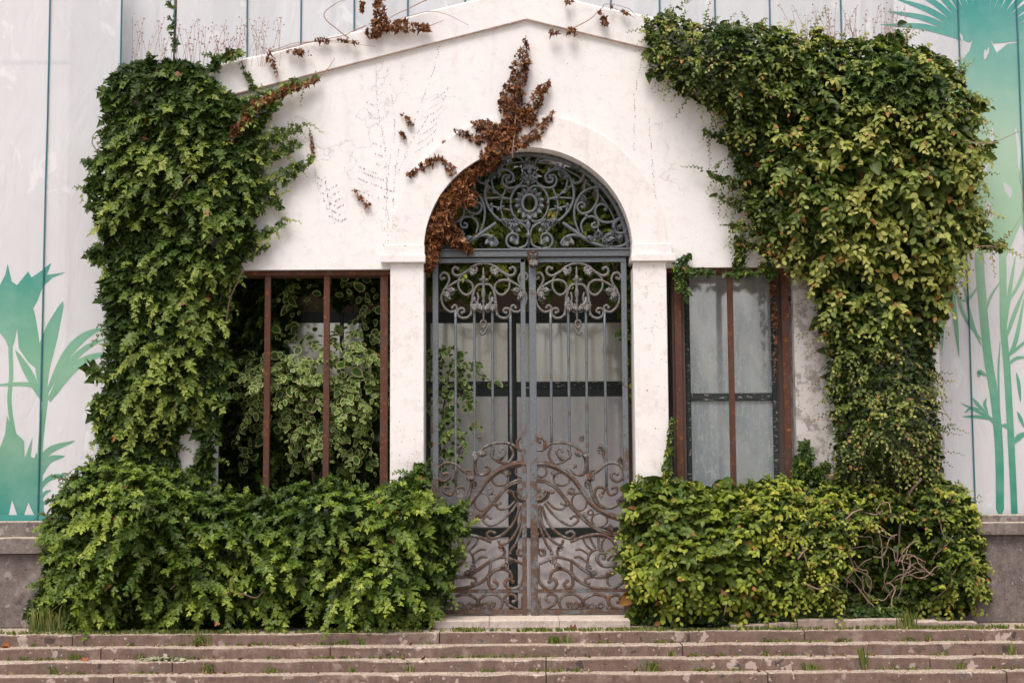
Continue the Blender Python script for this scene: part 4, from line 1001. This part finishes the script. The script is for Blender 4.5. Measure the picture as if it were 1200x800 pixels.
hol1 = lambda x, y: ((((x-160)/7)**2+((y-114)/15)**2) < 1) | ((((x-188)/7)**2+((y-112)/11)**2) < 1) | ((((x-250)/7)**2+((y-282)/9)**2) < 1)
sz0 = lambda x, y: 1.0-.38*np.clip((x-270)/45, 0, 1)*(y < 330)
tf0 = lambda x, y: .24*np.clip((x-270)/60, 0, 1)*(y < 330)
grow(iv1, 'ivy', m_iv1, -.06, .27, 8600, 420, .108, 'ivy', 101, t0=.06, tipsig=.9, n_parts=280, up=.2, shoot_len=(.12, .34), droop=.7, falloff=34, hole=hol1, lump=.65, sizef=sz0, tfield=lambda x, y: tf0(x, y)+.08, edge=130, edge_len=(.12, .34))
woody(iv1, [([(190, 250), (215, 215), (222, 205)], -.42, 1.2), ([(262, 395), (270, 350), (285, 315)], -.2, 1.3), ([(250, 380), (262, 340), (272, 318)], -.15, 1.0), ([(118, 180), (108, 168), (112, 155), (122, 150)], -.2, .7), ([(240, 560), (243, 500), (250, 460)], -.05, 1.6)])
# left ivy hedge
iv2 = thing('ivy_hedge', (X(290), -.35, 0), 'broad bright green ivy hedge under the left opening', 'hedge')
m_iv2 = Mask([(58, 620), (62, 598), (75, 572), (88, 552), (108, 545), (128, 533), (150, 540), (185, 548), (215, 558), (240, 562), (258, 580), (300, 584), (330, 576), (345, 566), (375, 568), (400, 564), (425, 576), (445, 578),
              (460, 562), (490, 568), (508, 590), (530, 602), (534, 618), (520, 640), (526, 670), (512, 700), (506, 730), (300, 734), (75, 734), (60, 700), (66, 660)],
             [(515, 605, 10, 540, 598, 5), (508, 640, 10, 530, 652, 5), (480, 565, 8, 492, 552, 4), (60, 690, 8, 38, 714, 3), (72, 650, 8, 48, 690, 3), (70, 700, 9, 42, 730, 3), (80, 610, 8, 58, 648, 4), (512, 640, 8, 530, 672, 4), (508, 670, 8, 522, 704, 4), (525, 612, 8, 546, 622, 3), (70, 590, 9, 62, 585, 5)])
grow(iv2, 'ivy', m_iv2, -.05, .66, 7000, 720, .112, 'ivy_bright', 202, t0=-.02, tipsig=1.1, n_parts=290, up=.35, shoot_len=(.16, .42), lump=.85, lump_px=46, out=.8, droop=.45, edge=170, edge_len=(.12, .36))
woody(iv2, [([(200, 690), (225, 668), (240, 660)], -.66, 1.0), ([(205, 660), (222, 690), (218, 700)], -.66, 1.0), ([(280, 694), (300, 700), (310, 690)], -.66, .9), ([(62, 612), (50, 600), (40, 610)], -.45, .7)])
# right creeper column
fi1 = thing('creeper', (X(1030), -.1, .9), 'yellow green creeper heaped over the right pillar and gable end', 'creeper')
m_fi1 = Mask([(752, 28), (770, 22), (800, 18), (815, 30), (850, 25), (900, 32), (940, 46), (1000, 50), (1040, 42), (1072, 52), (1108, 70), (1130, 88), (1142, 130), (1140, 175), (1146, 200), (1136, 240), (1140, 272), (1128, 296),
              (1110, 330), (1100, 380), (1094, 430), (1098, 480), (1104, 520), (1100, 562), (978, 562), (980, 500), (968, 440), (970, 400), (956, 380), (962, 350), (944, 322), (920, 300), (898, 284), (886, 262), (872, 250),
              (880, 225), (862, 200), (856, 170), (850, 138), (830, 124), (800, 110), (776, 90), (760, 58)],
             [(855, 165, 6, 820, 150, 2), (865, 216, 6, 822, 200, 2), (870, 240, 6, 836, 228, 2), (880, 268, 6, 843, 262, 2), (905, 296, 5, 868, 284, 2), (770, 88, 6, 760, 85, 3), (1135, 190, 8, 1162, 168, 3), (1135, 280, 8, 1172, 290, 3),
              (1135, 115, 8, 1158, 128, 4), (775, 22, 5, 797, 8, 2), (1048, 45, 5, 1052, 28, 2), (958, 50, 5, 955, 30, 2), (1130, 250, 9, 1150, 262, 4), (868, 300, 4, 866, 278, 3)])
wt = lambda x, y: 1.0
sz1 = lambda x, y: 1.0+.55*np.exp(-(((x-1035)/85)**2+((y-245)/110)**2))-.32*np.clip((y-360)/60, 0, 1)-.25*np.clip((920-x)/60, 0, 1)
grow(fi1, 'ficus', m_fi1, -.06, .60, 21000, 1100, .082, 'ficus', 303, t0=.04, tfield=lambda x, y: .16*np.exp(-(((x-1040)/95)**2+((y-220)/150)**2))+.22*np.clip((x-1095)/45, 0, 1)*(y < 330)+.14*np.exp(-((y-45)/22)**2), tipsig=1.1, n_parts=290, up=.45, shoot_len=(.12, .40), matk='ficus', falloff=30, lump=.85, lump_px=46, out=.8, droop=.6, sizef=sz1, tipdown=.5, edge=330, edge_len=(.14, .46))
# a patch of lobed ivy in the upper right of the creeper
iv3 = thing('ivy_patch', (X(1040), -.5, 5.6), 'lobed ivy growing through the top of the right creeper', 'ivy')
m_iv3 = Mask([(1000, 78), (1040, 60), (1085, 75), (1110, 100), (1090, 120), (1060, 125), (1080, 150), (1092, 185), (1080, 190), (1060, 150), (1030, 128), (1000, 112), (985, 92)], [(845, 42, 12, 880, 52, 14)])
grow(iv3, 'ivy', m_iv3, -.52, .18, 420, 70, .105, 'ivy', 404, n_parts=60, up=.3, shoot_len=(.1, .25))
# right creeper hedge
fi2 = thing('creeper_hedge', (X(945), -.35, 0), 'yellow green leafy hedge with bare twigs under the right opening', 'hedge')
m_fi2 = Mask([(736, 590), (742, 572), (760, 562), (785, 560), (805, 568), (850, 574), (885, 568), (925, 560), (960, 570), (985, 560), (1020, 566), (1060, 556), (1100, 560), (1128, 572), (1144, 600), (1150, 640), (1152, 680), (1140, 716), (1090, 722), (1000, 724), (900, 726), (745, 728), (740, 690), (732, 650)],
             [(845, 572, 6, 848, 562, 3), (1150, 690, 6, 1156, 700, 3)])
bare = lambda x, y: (((x-1045)/66)**2+((y-655)/50)**2 < .75+.6*vnoise(x, y, 22, 4)) | ((y > 694+16*vnoise(x, 0, 30, 5)) & (x > 745))
sz2 = lambda x, y: 1.18-.45*np.clip((x-860)/80, 0, 1)
grow(fi2, 'ficus', m_fi2, -.05, .64, 15000, 1100, .088, 'ficus_hedge', 505, t0=.02, tipsig=1.2, n_parts=290, up=.5, shoot_len=(.12, .36), matk='ficus', hollow=bare, lump=.85, lump_px=44, out=.85, droop=.3, sizef=sz2, tipdown=.5, edge=190, edge_len=(.12, .32))
r = np.random.default_rng(77)
for i in range(60):
    x0, y0 = r.uniform(985, 1115), r.uniform(600, 722); P = [(x0, y0)]; a = r.uniform(-2.6, -.5)
    for k in range(4):
        a += r.normal(0, .65); P.append((P[-1][0]+10*math.cos(a), P[-1][1]+12*math.sin(a)))
    if ((P[-1][0]-1050)/75)**2+((P[-1][1]-655)/62)**2 > 1.1: continue
    woody(fi2, [(P, [-.30-.3*r.random(), -.62-.08*r.random()], r.uniform(.45, 1.05))], 'twig', 'bare_twig')
woody(fi2, [([(935, 655), (945, 640), (938, 630), (948, 668)], -.68, 1.1), ([(940, 682), (960, 690), (972, 684), (985, 692)], -.68, 1.1), ([(990, 610), (1000, 600), (1010, 596)], -.66, 1.3), ([(845, 690), (853, 700), (848, 720)], -.66, 1.2), ([(1080, 560), (1060, 590), (1050, 660)], -.3, 2)], 'twig', 'bare_twig')
fl = thing('undergrowth', (X(900), -.55, 0), 'dark small leaved undergrowth at the foot of the right hedge', 'undergrowth'); fl['kind'] = 'stuff'
grow(fl, 'ficus', Mask([(752, 729), (760, 716), (820, 712), (900, 700), (1000, 704), (1060, 714), (1060, 726)]), -.42, .12, 1500, 90, .055, 'ivy', 606, n_parts=0, up=.5, shoot_len=(.06, .16))

# variegated shrub inside the left opening
vs1 = thing('variegated_shrub', (X(360, .6), .6, 0), 'variegated shrub with yellow edged round leaves inside the left opening', 'shrub')
m_v = Mask([(262, 440), (300, 405), (330, 370), (345, 385), (390, 385), (415, 372), (450, 350), (452, 470), (430, 500), (440, 540), (410, 560), (385, 530), (350, 545), (330, 500), (300, 520), (290, 560), (275, 540), (285, 500), (268, 470)],
           [(398, 325, 13, 418, 352, 9), (352, 395, 8, 342, 335, 7), (430, 330, 20, 448, 370, 16), (448, 370, 14, 450, 430, 10), (350, 330, 10, 372, 345, 12)])
grow(vs1, 'round', m_v, .75, .50, 470, 130, .092, 'varieg', 707, n_parts=220, core=.0, t0=.1, tipsig=1.4, up=.3, rim=(.66, .66, .27), shoot_len=(.16, .4), lump=.6, lump_px=46, droop=.6, stem_mat='stem')
woody(vs1, [([(405, 730), (415, 640), (448, 575), (452, 540)], .8, 4), ([(370, 730), (375, 620), (365, 540), (368, 460)], .8, 2.2), ([(370, 560), (340, 500), (320, 450)], .7, 1.4), ([(375, 560), (400, 480), (430, 400)], .75, 1.4)])
vs2 = thing('variegated_shrub', (X(525, .5), .5, 0), 'smaller variegated shrub growing behind the left gate leaf', 'shrub')
m_v2 = Mask([(503, 412), (530, 402), (560, 425), (548, 450), (560, 470), (556, 500), (545, 520), (535, 560), (520, 600), (503, 610), (500, 500)], [(550, 430, 5, 585, 455, 5)])
grow(vs2, 'round', m_v2, .55, .25, 170, 34, .078, 'varieg', 808, n_parts=90, up=.3, rim=(.46, .47, .2), shoot_len=(.12, .34), lump=.5, droop=.5)
woody(vs2, [([(515, 722), (512, 600), (520, 480), (530, 420)], .55, 1.6), ([(512, 430), (545, 430), (585, 452)], .5, .8)])
# dark foliage filling the depth of the porch
dk = thing('shade_foliage', (X(330, 1.1), 1.1, 0), 'dark leafy growth deep inside the left opening behind the shrub', 'plant')
m_dk = Mask([(240, 320), (352, 320), (352, 380), (335, 400), (352, 440), (400, 450), (455, 440), (460, 600), (240, 600)], [(400, 335, 24, 450, 330, 24), (440, 380, 18, 450, 420, 18), (355, 330, 14, 430, 326, 16)])
grow(dk, 'ivy', m_dk, 1.22, .25, 5200, 160, .085, 'ivy', 909, n_parts=60, up=.1, shoot_len=(.1, .3))
# creeper seen through the fanlight and beside the gate
fc = thing('creeper_curtain', (X(620, .9), .9, 3.6), 'creeper hanging behind the iron fanlight of the arch', 'creeper')
m_fc = Mask([(497, 300), (505, 255), (530, 212), (565, 185), (640, 178), (655, 200), (690, 196), (720, 225), (742, 280), (744, 345), (728, 372), (700, 330), (640, 345), (600, 330), (520, 360), (500, 340)], [(736, 300, 9, 742, 480, 4)])
grow(fc, 'ficus', m_fc, .66, .28, 1700, 170, .10, 'ficus_hedge', 111, n_parts=120, up=.5, shoot_len=(.12, .3), matk='ficus', lump=.6)

# dead brown vines
dv = thing('dead_vine', (cx, -.08, 4.4), 'brown withered vine climbing the gable above the arch', 'dead vine')
m_dv = Mask(None, [(516, 183, 3, 498, 192, 5), (498, 192, 5, 478, 206, 3), (517, 184, 3, 530, 200, 6), (616, 43, 2, 616, 60, 4), (612, 64, 9, 612, 72, 10), (608, 78, 10, 607, 92, 11), (604, 100, 12, 598, 122, 16), (600, 125, 16, 606, 142, 12), (598, 145, 12, 592, 168, 13), (644, 93, 2, 630, 112, 8), (630, 112, 8, 620, 140, 8),
      (649, 132, 3, 628, 156, 6), (628, 156, 6, 602, 172, 6), (590, 162, 15, 566, 148, 9), (556, 144, 5, 572, 152, 10), (535, 153, 4, 562, 164, 6), (592, 168, 13, 572, 182, 10)])
grow(dv, 'dead', m_dv, -.03, .10, 1500, 60, .052, 'dead', 121, n_parts=150, matk='dead', shoot_len=(.04, .1), falloff=6, lump=.4, lump_px=14, up=.1, sidev=.8, dead_frac=0)
woody(dv, [([(600, 185), (604, 150), (606, 110), (612, 70), (616, 42)], -.09, 1.1), ([(600, 172), (625, 158), (650, 131)], -.08, .8), ([(608, 130), (630, 110), (645, 91)], -.08, .7), ([(598, 170), (565, 165), (534, 152)], -.08, .8), ([(590, 175), (570, 150), (556, 143)], -.09, .6)], 'twig', 'stem')
dv2 = thing('dead_vine', (X(520), .1, 3.9), 'mass of dead brown leaves hanging in the left side of the arch', 'dead vine')
m_dv2 = Mask(None, [(575, 185, 9, 548, 205, 9), (548, 205, 10, 525, 235, 13), (525, 235, 13, 512, 265, 12), (512, 265, 12, 505, 305, 7), (505, 300, 7, 502, 318, 3), (518, 250, 10, 536, 285, 6), (540, 215, 8, 552, 235, 5), (516, 183, 3, 498, 192, 5), (498, 192, 5, 478, 206, 3), (517, 184, 3, 530, 200, 6), (530, 200, 6, 545, 205, 6), (525, 275, 8, 552, 292, 3)])
grow(dv2, 'dead', m_dv2, .12, .20, 1500, 70, .072, 'dead', 131, n_parts=170, matk='dead', shoot_len=(.05, .14), falloff=8, lump=.4, lump_px=16, up=.1, dead_frac=0)
def deadbit(label, caps, n, Yb, seed, lines=(), size=.05, th=.07):
    t = thing('dead_vine', tuple(W(caps[0][0], caps[0][1], Yb)), label, 'dead vine')
    grow(t, 'dead', Mask(None, caps), Yb, th, n, max(4, n//14), size, 'dead', seed, n_parts=min(30, n//3), matk='dead', shoot_len=(.04, .09), falloff=5, lump=.4, lump_px=12, up=.1, dead_frac=0)
    woody(t, lines, 'drystalk', 'tendril'); return t
deadbit('withered brown vine clump draped on the gable edge near the top left', [(443, 0, 7, 446, 22, 7), (446, 22, 9, 438, 36, 10), (455, 30, 8, 500, 32, 5), (432, 38, 4, 440, 38, 6), (425, 5, 4, 424, 12, 3)], 420, -.06, 141,
        [([(500, 0), (475, 12), (455, 22)], -.1, .7), ([(408, 45), (380, 20), (392, 5), (405, 0)], -.08, .7), ([(430, 30), (415, 36), (400, 42), (350, 52), (335, 56)], -.1, .7), ([(500, 32), (520, 24)], -.1, .6), ([(470, 22), (500, 14), (520, 16), (550, 30)], -.08, .5)])
deadbit('sparse brown leaves trailing along the left gable edge', [(340, 60, 5, 352, 62, 5), (362, 60, 2, 363, 64, 3), (372, 47, 4, 384, 48, 4), (315, 65, 4, 322, 78, 4), (324, 84, 2, 325, 90, 2), (395, 46, 2, 420, 50, 2)], 100, -.06, 151,
        [([(315, 62), (345, 55), (375, 48), (420, 48)], -.07, .6), ([(318, 60), (350, 50), (400, 50), (440, 55)], -.07, .5)])
deadbit('short strip of dead leaves in the left ivy under the moulding', [(372, 93, 3, 330, 108, 6), (322, 112, 5, 300, 122, 7), (296, 125, 6, 275, 158, 4), (268, 168, 3, 276, 150, 4)], 240, -.2, 161, [([(372, 92), (385, 80), (392, 68)], -.06, .6)])
deadbit('hooked dead tendril on the right gable slope', [(703, 14, 3, 709, 26, 5), (730, 14, 3, 738, 18, 2), (645, 37, 3, 652, 38, 3), (668, 36, 4, 674, 38, 3), (664, 2, 3, 671, 3, 2), (716, 8, 2, 722, 10, 2)], 90, -.06, 171,
        [([(668, 35), (690, 24), (703, 12), (712, 5), (735, 10), (746, 20)], -.08, .6), ([(720, 10), (735, 16), (745, 22)], -.08, .5)])
for lab, caps, sd_ in (('small dead sprig on the wall upper left of the arch', [(473, 134, 3, 483, 148, 4)], 181), ('tiny dead sprig just under the small sprig left of the arch', [(469, 154, 2, 474, 160, 3)], 182), ('dead sprig low on the white wall left of the arch', [(414, 222, 3, 431, 240, 5)], 183),
                       ('thin dead sprig on the wall beside the left ivy', [(363, 150, 1.5, 367, 178, 3)], 184), ('single curled dead leaf on the arch surround', [(520, 167, 3, 522, 170, 3)], 185)):
    deadbit(lab, caps, 34, -.005, sd_, size=.035, th=.03)
# traces of torn off rootlets on the wall
rt = thing('rootlet_traces', (X(450), -.01, 4.2), 'dotted traces of torn off vine rootlets on the white wall', 'vine traces'); rt['kind'] = 'stuff'
mb = MB(); r = np.random.default_rng(5)
def trace(P, gap=3.2, rr=.55, side=0, sl=14):
    C = catmull(P, 14); L = np.r_[0, np.cumsum(np.hypot(*np.diff(C, axis=0).T))]
    for s_ in np.arange(0, L[-1], gap):
        if r.random() < .25: continue
        x, y = np.interp(s_, L, C[:, 0])+r.normal(0, .5), np.interp(s_, L, C[:, 1])
        p = W(x, y, -.003); a = r.uniform(.6, 1.5)*rr*PX
        mb.add(*ball(p, a, 5, 3))
for P in ([(440, 75), (443, 130), (452, 180), (455, 290)], [(455, 80), (462, 150), (455, 200), (450, 290)], [(515, 55), (505, 90), (490, 130), (480, 160)], [(470, 160), (462, 210), (460, 260)], [(366, 180), (372, 215), (385, 245)], [(380, 205), (385, 235), (393, 262)], [(752, 70), (744, 110), (742, 180)], [(760, 130), (765, 200), (772, 270)], [(500, 140), (480, 170), (468, 200)]): trace(P)
for (x, y) in [(420+i*6*(i % 2), 195+i*7) for i in range(6)]:
    trace([(x, y), (x+12, y+5), (x+24, y+9)], 2.2, .6)
for i in range(7): trace([(430+i*2, 120+i*12), (440+i*2, 124+i*12)], 2.2, .55)
for i in range(7): trace([(505-i*3, 118+i*10), (518-i*3, 110+i*10), (526-i*3, 102+i*10)], 2.6, .5)
for i in range(6): trace([(372+i*3, 208+i*9), (384+i*3, 214+i*9)], 2.0, .6); trace([(396+i*2, 216+i*8), (388+i*2, 220+i*8)], 2.0, .6)
mb.build('rootlets', M['rootmark'], rt, kind='stuff')

# small ivy bits on the facade
def sprig(label, caps, n, Yb, seed, size=.05, kind='ficus', pal='ivy_bright', shoots=8):
    t = thing('climbing_sprig', tuple(W(caps[0][0], caps[0][1], Yb)), label, 'creeper')
    grow(t, kind, Mask(None, caps), Yb, .09, n, shoots, size, pal, seed, n_parts=min(30, n//3), matk='leaf' if kind == 'ivy' else 'ficus', shoot_len=(.05, .14), falloff=5, lump=.3, up=.2)
    return t
sprig('small green sprig on the lintel right of the gate', [(795, 312, 6, 808, 318, 7), (800, 305, 5, 806, 297, 4), (812, 318, 4, 835, 317, 4), (793, 325, 4, 797, 338, 3), (800, 328, 4, 805, 345, 3)], 260, -.02, 211)
sprig('upright green sprig hanging down the lintel beside the right creeper', [(866, 280, 4, 866, 300, 4), (866, 300, 5, 868, 318, 7), (850, 320, 3, 885, 320, 4), (895, 310, 5, 905, 318, 7)], 230, -.03, 212)
sprig('thin creeper strand climbing the right pilaster edge', [(782, 560, 6, 784, 520, 4), (784, 520, 4, 786, 485, 3)], 150, -.06, 213, .045)
sprig('fresh ivy runner climbing the foot of the left pilaster', [(470, 575, 9, 488, 560, 7), (488, 560, 6, 494, 545, 4)], 110, -.10, 214, .07, 'ivy')
sprig('dry brown creeper tangle in the top right window corner', [(905, 325, 5, 908, 380, 4), (908, 380, 3, 908, 445, 2), (925, 330, 5, 932, 380, 4)], 230, .2, 215, .03, 'ficus', 'dead')
sprig('leafy plant rising beside the right rusty bar', [(938, 555, 9, 945, 520, 6), (955, 560, 10, 965, 545, 5)], 150, -.05, 216, .085, 'ivy')
sprig('hanging ivy leaves behind the top right of the gate', [(735, 330, 5, 742, 400, 4), (728, 385, 5, 735, 392, 4)], 70, .35, 217, .07, 'ficus', 'ivy')
up_ = sprig('slender vine stem reaching up past the left banner seam', [(200, 0, 4, 206, 60, 4)], 26, -.15, 218, .06, 'ivy', 'ivy', 4)
woody(up_, [([(205, -20), (206, 20), (204, 70)], -.15, 1.6)])
tw = thing('tendril', (X(1180), -.3, 3.9), 'long bare tendril reaching out across the green banner', 'tendril')
woody(tw, [([(1130, 165), (1160, 168), (1185, 158), (1200, 152)], -.45, .6), ([(1195, 200), (1198, 240), (1192, 262), (1165, 290)], -.2, .45), ([(1140, 290), (1158, 288), (1170, 291)], -.4, .6)], 'drystalk', 'tendril')
ltn = thing('tendril', (X(288), -.06, 5.9), 'green ivy tendril creeping over the left gable edge', 'tendril')
grow(ltn, 'ivy', Mask(None, [(282, 74, 3, 292, 92, 4), (292, 92, 3, 298, 102, 4), (255, 70, 3, 285, 62, 3)]), -.05, .05, 60, 8, .05, 'ivy_bright', 219, n_parts=10, shoot_len=(.05, .1), falloff=4)
woody(ltn, [([(282, 72), (290, 88), (300, 104)], -.09, .6)])

# dry flower stalks on top of both pillars
def stalks(label, x0, x1, ybase, h0, h1, n, seed, Y):
    t = thing('dry_stalks', tuple(W((x0+x1)/2, ybase, Y)), label, 'dry weeds'); t['kind'] = 'stuff'; r = np.random.default_rng(seed); m = MB()
    for i in range(n):
        x = r.uniform(x0, x1); y = ybase(x) if callable(ybase) else ybase; h = r.uniform(h0, h1); a = r.normal(0, .22)
        P = catmull([(x, y), (x+a*h*.4, y-h*.5), (x+a*h, y-h)], 4); m.add(*tube(W(P[:, 0], P[:, 1], Y+r.uniform(-.15, .1)), .0022, 3))
        for k in range(r.integers(2, 6)):
            q = P[-1-k % 4]; m.add(*ball(W(q[0]+r.normal(0, 2), q[1]+r.normal(0, 2), Y), r.uniform(.005, .010), 5, 3))
    m.build('stalks', M['drystalk'], t, kind='stuff')
stalks('dry reddish flower stalks on top of the left pillar', 145, 330, 78, 18, 58, 85, 31, .05)
stalks('dry reddish flower stalks on top of the right creeper', 935, 1065, 60, 20, 58, 70, 32, -.05)

# grass, weeds and litter on landing and steps
def blades(mb, x, y, z, n, h, spread, r, lean=.5):
    for i in range(n):
        a = r.uniform(0, 2*math.pi); q = lean*r.random()**.7; hh = h*r.uniform(.45, 1.1); bx = x+spread*r.normal()*.4; by = y+spread*r.normal()*.15
        d = np.array([math.cos(a), math.sin(a)*.5-.15, 0]); w_ = .0035+.003*r.random(); s = np.array([-d[1], d[0], 0])*w_+np.array([w_, 0, 0])
        p = np.array([bx, by, z]); P = [p, p+d*q*hh*.35+[0, 0, hh*.6], p+d*q*hh+[0, 0, hh*(.95-.5*q)]]
        mb.append((np.array([P[0]-s, P[0]+s, P[1]-s*.8, P[1]+s*.8, P[2]]), ramp_cols(r.random(), [(0, (.10, .16, .035)), (.6, (.24, .30, .08)), (1, (.50, .46, .22))])))
def blade_mesh(lst):
    V = np.concatenate([a for a, _ in lst]); C = np.concatenate([np.tile(c, (5, 1)) for _, c in lst]); n = len(lst)
    F = (np.array([(0, 1, 3), (0, 3, 2), (2, 3, 4)])[None]+(np.arange(n)*5)[:, None, None]).reshape(-1, 3); return tri_mesh('blades', V, F, C)
r = np.random.default_rng(8)
lst = []
for i in range(1150):
    x = r.uniform(-5.6, 5.6)
    if r.random() > .25+.75*vnoise(x, 0, .35, 3): continue
    blades(lst, x, EDGE0+r.uniform(.03, .16), 0, 5, .035+.03*vnoise(x, 2, .2, 7), .03, r, .9)
for k in range(1, 4):
    for i in range(330):
        x = r.uniform(-5.4, 5.4)
        if vnoise(x, k*5, .3, 11) < .62: continue
        blades(lst, x, EDGE0-(k-1)*TREAD-.02, -k*RISE, 4, .03+.03*r.random(), .02, r, .9)
gr = link('grass', blade_mesh(lst), M['grass'], None, kind='stuff', label='short yellowish grass along the step edges')
lst = []
for i in range(700):
    x = r.uniform(-5.4, 5.4); k = r.integers(0, 4); yy = EDGE0-k*TREAD
    s = r.uniform(.004, .010); p = W(0, 0, 0)*0+np.array([x, yy+r.uniform(.01, .2 if k else .3)-(0 if k == 0 else 0), -k*RISE+.004]); a = r.uniform(0, 6.28)
    d = np.array([math.cos(a), math.sin(a), .15])*s; e = np.array([-math.sin(a), math.cos(a), .1])*s*.6
    lst.append((np.array([p-d-e, p-d+e, p+e*1.2, p+d-e, p+d*1.6+e]), ramp_cols(r.random(), [(0, (.55, .48, .36)), (.7, (.70, .62, .48)), (.9, (.35, .2, .08)), (1, (.2, .1, .05))])))
link('litter', blade_mesh(lst), M['dead'], None, kind='stuff', label='pale dry petals and leaf scraps scattered on the steps')
tufts = [(88, 1, .09, 14, 'weed tuft in the first joint of the second step, far left'), (165, 1, .07, 9, 'small weed on the second step left of the leaf litter'), (235, 0, .15, 26, 'bushy grass tuft hanging over the top step below the left hedge'),
         (64, 2, .10, 10, 'thin weed on the third step, leftmost of that step'), (243, 2, .12, 14, 'spiky grass tuft on the third step under the left hedge'), (320, 2, .07, 18, 'low spreading weed on the third step under the left hedge'),
         (405, 0, .07, 12, 'weed against the top riser left of the gate'), (425, 0, .08, 12, 'weed against the top riser nearest the gate on the left'), (478, 2, .09, 9, 'small tuft on the third step left of the gate'),
         (412, 2, .07, 12, 'low tuft on the third step below the left pilaster'), (650, 0, .09, 30, 'wide grass tuft on the top riser right in front of the gate'), (664, 0, .12, 8, 'pointed weed leaves on the landing by the threshold'),
         (763, 2, .12, 22, 'dense grass tuft on the third step right of the gate'), (786, 1, .07, 12, 'small tuft on the second step right of the gate'), (897, 1, .08, 10, 'small weed on the second step under the right hedge'),
         (1013, 2, .34, 9, 'tall arching grass on the third step at the right'), (950, 2, .08, 22, 'low grass patch on the third step under the right hedge'), (988, 0, .05, 16, 'thin grass patch at the top riser under the right hedge'),
         (1088, 0, .11, 9, 'tall weed on the top riser toward the right end'), (1062, 0, .07, 9, 'short weed on the top riser between two taller ones'), (1122, 2, .09, 14, 'rounded weed on the third step toward the right end'),
         (1186, 1, .12, 8, 'reddish weed on the second step at the far right'), (1065, -1, .20, 40, 'leafy weed growing against the stone edging of the right hedge'), (200, 3, .06, 8, 'tiny tuft on the fourth step at the left')]
for px_, k, h, n, lab in tufts:
    k2 = k+1; yy = EDGE0-k*TREAD-.015 if k >= 0 else -.66; z = -k2*RISE if k >= 0 else 0
    x = X(px_, yy, 745); lst = []; blades(lst, x, yy, z, int(n*1.4), h*1.25, .09 if n > 12 else .045, r, .9)
    t = thing('grass_tuft' if h > .1 or n > 12 else 'weed', (x, yy, z), lab, 'weed')
    me = blade_mesh(lst); o = link('blades', me, M['grass'], t, kind='stuff')
fg = thing('grass_clump', (X(45, -.3, 730), -.3, 0), 'long grass and vine leaves spilling past the left hedge', 'grass'); fg['kind'] = 'stuff'
lst = []
for i in range(16): blades(lst, X(r.uniform(35, 75), -.4, 720), -.4, 0, 8, r.uniform(.15, .45), .05, r, .6)
link('blades', blade_mesh(lst), M['grass'], fg, kind='stuff')
# fallen leaves
rf = np.random.default_rng(44); nf = 420
kk = rf.integers(0, 4, nf); xx = np.where(rf.random(nf) < .6, np.where(rf.random(nf) < .5, rf.normal(-2.6, 1.2, nf), rf.normal(3.2, 1.2, nf)), rf.uniform(-5.4, 5.4, nf))
yy_ = np.where(kk == 0, EDGE0+rf.uniform(.04, .2, nf), EDGE0-(kk-1)*TREAD-rf.uniform(.0, .09, nf))
pp = np.stack([xx, yy_, -kk*RISE+.008], -1); c_ = ramp_cols(rf.random(nf), [(0, (.10, .05, .03)), (.4, (.28, .14, .06)), (.7, (.42, .34, .14)), (1, (.5, .44, .32))])
a_, b_, d_ = leaf_arrays('dead', pp, rf.normal(0, 1, (nf, 3))*[1, .6, .15], rf.normal(0, .3, (nf, 3))+[0, -.25, 1], rf.uniform(.018, .05, nf), c_, c_*.8, rf)
link('leaf_scraps', tri_mesh('leaf_scraps', a_, b_, d_), M['dead'], None, kind='stuff', label='small dry leaf scraps gathered along the steps')
def fallen(x, k, col, s, lab, yoff=.06, kind='dead'):
    yy = EDGE0-(k-1)*TREAD-yoff if k else EDGE0+.2; px0 = X(x, yy, 760); z = -k*RISE
    p = np.array([[px0, yy, z+.01]]); c = np.array([col])
    V, F, C = leaf_arrays(kind, p, np.array([[.9, -.3, .05]]), np.array([[.1, -.5, .9]]), np.array([s]), c, c*.8, r)
    tag(link('fallen_leaf', tri_mesh('fallen_leaf', V, F, C), M['dead']), lab, 'leaf')
fallen(96, 2, (.42, .13, .05), .11, 'orange brown fallen leaf on the third step at the left')
fallen(2, 1, (.35, .12, .05), .13, 'brown fallen leaf on the second step at the left edge')
fallen(668, 0, (.20, .06, .03), .12, 'dark red dead leaf lying on the landing before the gate')
lst = []
for i in range(26):
    x = X(r.uniform(180, 215), EDGE0-.3, 760); blades(lst, x, EDGE0-TREAD-.0+.08, -2*RISE+.0, 1, .06, .02, r, 1.0)
lf = thing('leaf_litter', (X(196, EDGE0-.2, 762), EDGE0-TREAD+.05, -.2), 'small heap of dry grey green leaf litter on the third step', 'litter'); lf['kind'] = 'stuff'
V = []
p = []; n = 60
pos = np.stack([X(196, EDGE0-TREAD, 762)+r.normal(0, .10, n), EDGE0-TREAD-.05-.1*r.random(n), -2*RISE+.012+.02*r.random(n)], -1)
cc = ramp_cols(r.random(n), [(0, (.2, .2, .12)), (1, (.5, .48, .35))])
Vv, Ff, Cc = leaf_arrays('ficus', pos, r.normal(0, 1, (n, 3))*[1, 1, .2], r.normal(0, .3, (n, 3))+[0, -.2, 1], r.uniform(.04, .07, n), cc, cc, r)
link('leaves', tri_mesh('leaves', Vv, Ff, Cc), M['dead'], lf, kind='stuff')
